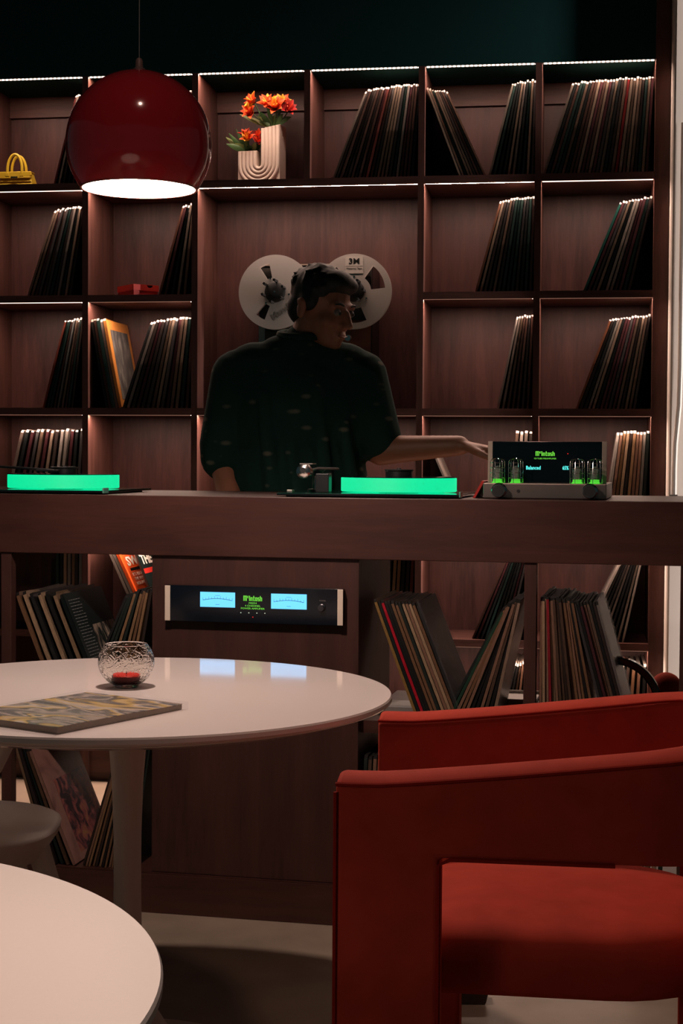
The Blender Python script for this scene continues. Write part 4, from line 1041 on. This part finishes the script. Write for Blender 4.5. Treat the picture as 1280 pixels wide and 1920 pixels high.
        return out
    rings = [plan(.03, .402), plan(.006, .407), plan(0, .418), plan(-.004, .438), plan(0, .474), plan(.008, .488), plan(.03, .498), plan(.08, .505), plan(.15, .508)]
    MB().loft(rings).build('seat', M_velvet, root, smooth=True, angle=70)
    MB().box(.12, .40, .16, Wd-.16, .393, .4015).build('seat_base', M_blackmetal, root)
armchair()
ft = thing('floor_block', 'small dark wooden block on the floor under the armchair', 'block', T(0.275, 3.235, 0.0))
MB().loft([[(-.030, -.02, .0), (.030, -.02, .0), (.030, .02, .0), (-.030, .02, .0)], [(-.036, -.024, .03), (.036, -.024, .03), (.036, .024, .03), (-.036, .024, .03)]]).build('body', M_ironfoot, ft, bevel=.004)

# ------------------------------------------------------------------ the person behind the bar
def capsule_union(name, parts, mat, parent, voxel, smooth=6, lap=0):
    """parts: ('c', p0, p1, r0, r1) tapered limbs and ('e', centre, (rx,ry,rz), rot) ellipsoids, fused into one skin"""
    mb = MB()
    def ball(M, seg=16, rg=10):
        mb.M = M; mb.lathe([(0, -1)] + [(math.sin(PI*k/rg), -math.cos(PI*k/rg)) for k in range(1, rg)] + [(0, 1)], seg); mb.M = Matrix.Identity(4)
    for p in parts:
        if p[0] == 'e':
            R_ = p[3] if len(p) > 3 else Matrix.Identity(4)
            ball(Matrix.Translation(p[1]) @ R_ @ Matrix.Diagonal((*p[2], 1)))
        else:
            a, b = Vector(p[1]), Vector(p[2]); n = 10
            d = (b-a).length; q = (b-a).to_track_quat('Z', 'Y').to_matrix().to_4x4()
            mb.M = Matrix.Translation(a) @ q
            fl = p[5] if len(p) > 5 else 1.0
            prof = [(0, -p[3])] + [(p[3]*math.cos(t_), p[3]*math.sin(t_)) for t_ in (-1.1, -.6, -.2)] + [(p[3], 0), (p[4], d)] + [(p[4]*math.cos(t_), d + p[4]*math.sin(t_)) for t_ in (.2, .6, 1.1)] + [(0, d+p[4])]
            mb.lathe(prof, 16); mb.M = Matrix.Identity(4)
    o = mb.build(name, mat, parent)
    rm = o.modifiers.new('fuse', 'REMESH'); rm.mode = 'VOXEL'; rm.voxel_size = voxel; rm.use_smooth_shade = True
    sm = o.modifiers.new('relax', 'SMOOTH'); sm.factor = .5; sm.iterations = smooth
    return o

def person():
    # local frame: x to the image right, -y towards the camera, z up; chest faces the camera, head turned right and down
    root = thing('person', 'person in a dark printed short-sleeved shirt behind the bar, one arm stretched over the turntable', 'person', T(-0.125, 4.60, 0))
    HC = Vector((.070, -.015, 1.562))
    HR = Matrix.Translation(HC) @ Matrix.Rotation(math.radians(52), 4, 'Z') @ Matrix.Rotation(math.radians(16), 4, 'X')   # head looks along its own -y
    def h(x, y, z): return tuple(HR @ Vector((x, y, z)))
    HRr = HR.to_3x3().to_4x4()
    P_ = []
    E = lambda c, r, R_=Matrix.Identity(4): P_.append(('e', c, r, R_))
    Cc = lambda a, b, r0, r1: P_.append(('c', a, b, r0, r1))
    # head: cranium, face, jaw, chin, nose, brow, lips, ears
    E(h(0, .018, .030), (.074, .092, .083), HRr); E(h(0, -.030, -.030), (.058, .058, .072), HRr); E(h(0, -.044, -.078), (.040, .040, .030), HRr); E(h(0, -.070, -.090), (.020, .018, .016), HRr)
    Cc(h(0, -.088, .006), h(0, -.106, -.030), .008, .012); E(h(.012, -.094, -.034), (.010, .010, .008), HRr); E(h(-.012, -.094, -.034), (.010, .010, .008), HRr)
    Cc(h(-.040, -.066, .018), h(.040, -.066, .018), .013, .013); E(h(0, -.086, -.060), (.022, .010, .006), HRr); E(h(0, -.084, -.070), (.018, .010, .007), HRr)
    E(h(.042, -.052, -.028), (.022, .026, .022), HRr); E(h(-.042, -.052, -.028), (.022, .026, .022), HRr)
    for sx in (-1, 1):
        E(h(sx*.077, .018, -.010), (.008, .018, .031), HRr); E(h(sx*.080, .022, .008), (.009, .018, .012), HRr)
    Cc((.020, .030, 1.44), h(0, .025, -.045), .058, .056)
    # trunk
    E((0, .01, 1.25), (.165, .105, .19)); E((0, .01, 1.08), (.148, .100, .16)); E((0, .01, .95), (.160, .110, .12))
    Cc((-.13, .015, 1.395), (.13, .015, 1.395), .062, .062); Cc((0, .02, 1.40), (.02, .028, 1.47), .075, .060)
    # image-left arm: hangs, forearm bent forward to the bar
    Cc((-.185, .015, 1.375), (-.222, .03, 1.11), .056, .044); Cc((-.222, .03, 1.11), (-.175, -.130, .925), .043, .029)
    # image-right arm: upper arm down and out, forearm stretched sideways over the platter
    Cc((.180, .015, 1.375), (.238, -.010, 1.150), .056, .045); Cc((.238, -.010, 1.150), (.462, -.085, 1.165), .044, .029)
    for pb, d, ps, up in ((Vector((.462, -.085, 1.165)), Vector((1, -.22, -.16)).normalized(), Vector((.22, 1, .05)).normalized(), 1), (Vector((-.175, -.130, .925)), Vector((.25, -.35, -.90)).normalized(), Vector((-.85, -.5, 0)).normalized(), 1)):
        for off in (-.022, -.007, .008, .022): Cc(tuple(pb + ps*off*.7), tuple(pb + d*.085 + ps*off*1.25), .017, .0125)
        for off, ln in ((-.031, .066), (-.010, .078), (.011, .073), (.031, .056)):
            a = pb + d*.085 + ps*off; b = a + d*ln*.45 + Vector((0, 0, -.004)) + ps*off*.15; c_ = b + d*ln*.30 + Vector((0, 0, -.010)); e_ = c_ + d*ln*.22 + Vector((0, 0, -.014))
            Cc(tuple(a), tuple(b), .0105, .0095); Cc(tuple(b), tuple(c_), .0095, .0088); Cc(tuple(c_), tuple(e_), .0088, .0078)
        a = pb + d*.030 - ps*.026; b = a + d*.035 - ps*.026 + Vector((0, 0, -.010)); c_ = b + d*.030 - ps*.006 + Vector((0, 0, -.008))
        Cc(tuple(a), tuple(b), .0135, .0115); Cc(tuple(b), tuple(c_), .0110, .0090)
    for sx in (-1, 1):
        Cc((sx*.088, .01, .93), (sx*.10, .0, .50), .088, .058); Cc((sx*.10, .0, .50), (sx*.10, .03, .09), .056, .038); Cc((sx*.10, .02, .05), (sx*.115, -.13, .035), .036, .030)
    capsule_union('body', P_, M_skin, root, .0055, 4)
    # face details
    for sx in (-1, 1):
        MB().lathe([(0, -.0105)] + [(.0105*math.sin(PI*k/10), -.0105*math.cos(PI*k/10)) for k in range(1, 10)] + [(0, .0105)], 14).build('eye', plain('eye_white', (.22, .19, .17), .6), root, smooth=True, M=Matrix.Translation(h(sx*.031, -.0765, .002)))
        MB().lathe([(0, -.004), (.0052, -.002), (0, .003)], 12, axis='y').build('iris', M_rubber, root, M=HR @ T(sx*.031, -.0860, .001))
        MB().tube([(sx*(.016 + .030*k/4), -.0845 + .004*k/4 + (.006 if k == 4 else 0), .0235 + .004*math.sin(PI*k/4)) for k in range(5)], [.002, .0035, .0035, .003, .0015], 6).build('eyebrow', M_hair, root, M=HR)
    MB().tube([(-.020 + .04*k/6, -.0965 + .006*abs(k-3)/3, -.0652 + .001*abs(k-3)) for k in range(7)], .0022, 6).build('lips', plain('lip', (.24, .07, .055), .5), root, M=HR)
    H_ = []
    def he(x, y, z, r): H_.append(('e', h(x, y, z), r, HRr))
    he(0, .026, .044, (.080, .094, .078)); he(0, .060, -.010, (.070, .056, .062)); he(0, -.028, .082, (.058, .052, .036)); he(.064, .010, .020, (.018, .034, .036)); he(-.064, .010, .020, (.018, .034, .036)); he(.02, -.055, .078, (.036, .026, .024))
    rnd = random.Random(4)
    for i in range(90):
        a, b = rnd.uniform(0, 6.28), rnd.uniform(.15, 1.45)
        v = Vector((.080*math.cos(a)*math.sin(b), .028 + .094*math.sin(a)*math.sin(b), .044 + .078*math.cos(b)))
        if v.y < -.045 and v.z < .07: continue
        w_ = v + Vector((rnd.uniform(-.012, .012), rnd.uniform(-.002, .010), rnd.uniform(-.008, .003)))
        H_.append(('c', h(*v), h(*w_), .006, .004))
    capsule_union('hair', H_, M_hair, root, .005, 7)
    # loose shirt
    S_ = []
    S_ += [('e', (0, .012, 1.24), (.205, .140, .20), Matrix.Identity(4)), ('e', (0, .012, 1.06), (.205, .145, .18), Matrix.Identity(4)), ('e', (0, .012, .97), (.205, .145, .10), Matrix.Identity(4)),
           ('c', (-.135, .018, 1.385), (.135, .018, 1.385), .080, .080), ('c', (-.06, .02, 1.420), (.08, .02, 1.420), .066, .066), ('c', (0, .022, 1.41), (.014, .028, 1.455), .080, .070),
           ('c', (-.182, .016, 1.365), (-.220, .028, 1.165), .078, .074), ('c', (-.220, .028, 1.165), (-.222, .030, 1.125), .074, .070), ('c', (.180, .016, 1.365), (.228, -.002, 1.185), .078, .072)]
    for sx, z0, z1, y_ in ((-.10, 1.30, 1.02, -.118), (.05, 1.32, 1.05, -.122), (.13, 1.22, .98, -.105), (-.02, 1.15, .95, -.125)):
        S_.append(('c', (sx, y_+.012, z0), (sx+.03, y_+.002, z1), .020, .024))
    capsule_union('shirt', S_, M_shirt, root, .007, 6)
    cl = []
    for k in range(25):
        a = 2*PI*k/24; cl.append((.016 + .074*math.cos(a), .026 + .072*math.sin(a), 1.488 + .012*math.sin(a)))
    MB().tube(cl, .012, 8, caps=False).build('collar', M_shirt, root, smooth=True)
    Tr = [('e', (0, .012, .92), (.172, .125, .12), Matrix.Identity(4))]
    for sx in (-1, 1): Tr += [('c', (sx*.09, .01, .90), (sx*.10, 0, .50), .105, .078), ('c', (sx*.10, 0, .50), (sx*.10, .03, .10), .076, .066)]
    capsule_union('trousers', Tr, M_trouser, root, .008, 4)
    for sx in (-1, 1):
        rings = []
        for f, w_, h_ in ((-.08, .030, .05), (-.05, .042, .085), (.03, .046, .08), (.10, .050, .060), (.17, .042, .045), (.20, .02, .028)):
            rings.append([(sx*.108 + w_*c_, -f, z) for c_, z in ((-1, .0), (1, .0), (1, h_*.6), (.6, h_), (-.6, h_), (-1, h_*.6))])
        MB().loft(rings).build('shoe', M_rubber, root, smooth=True, angle=60)
person()
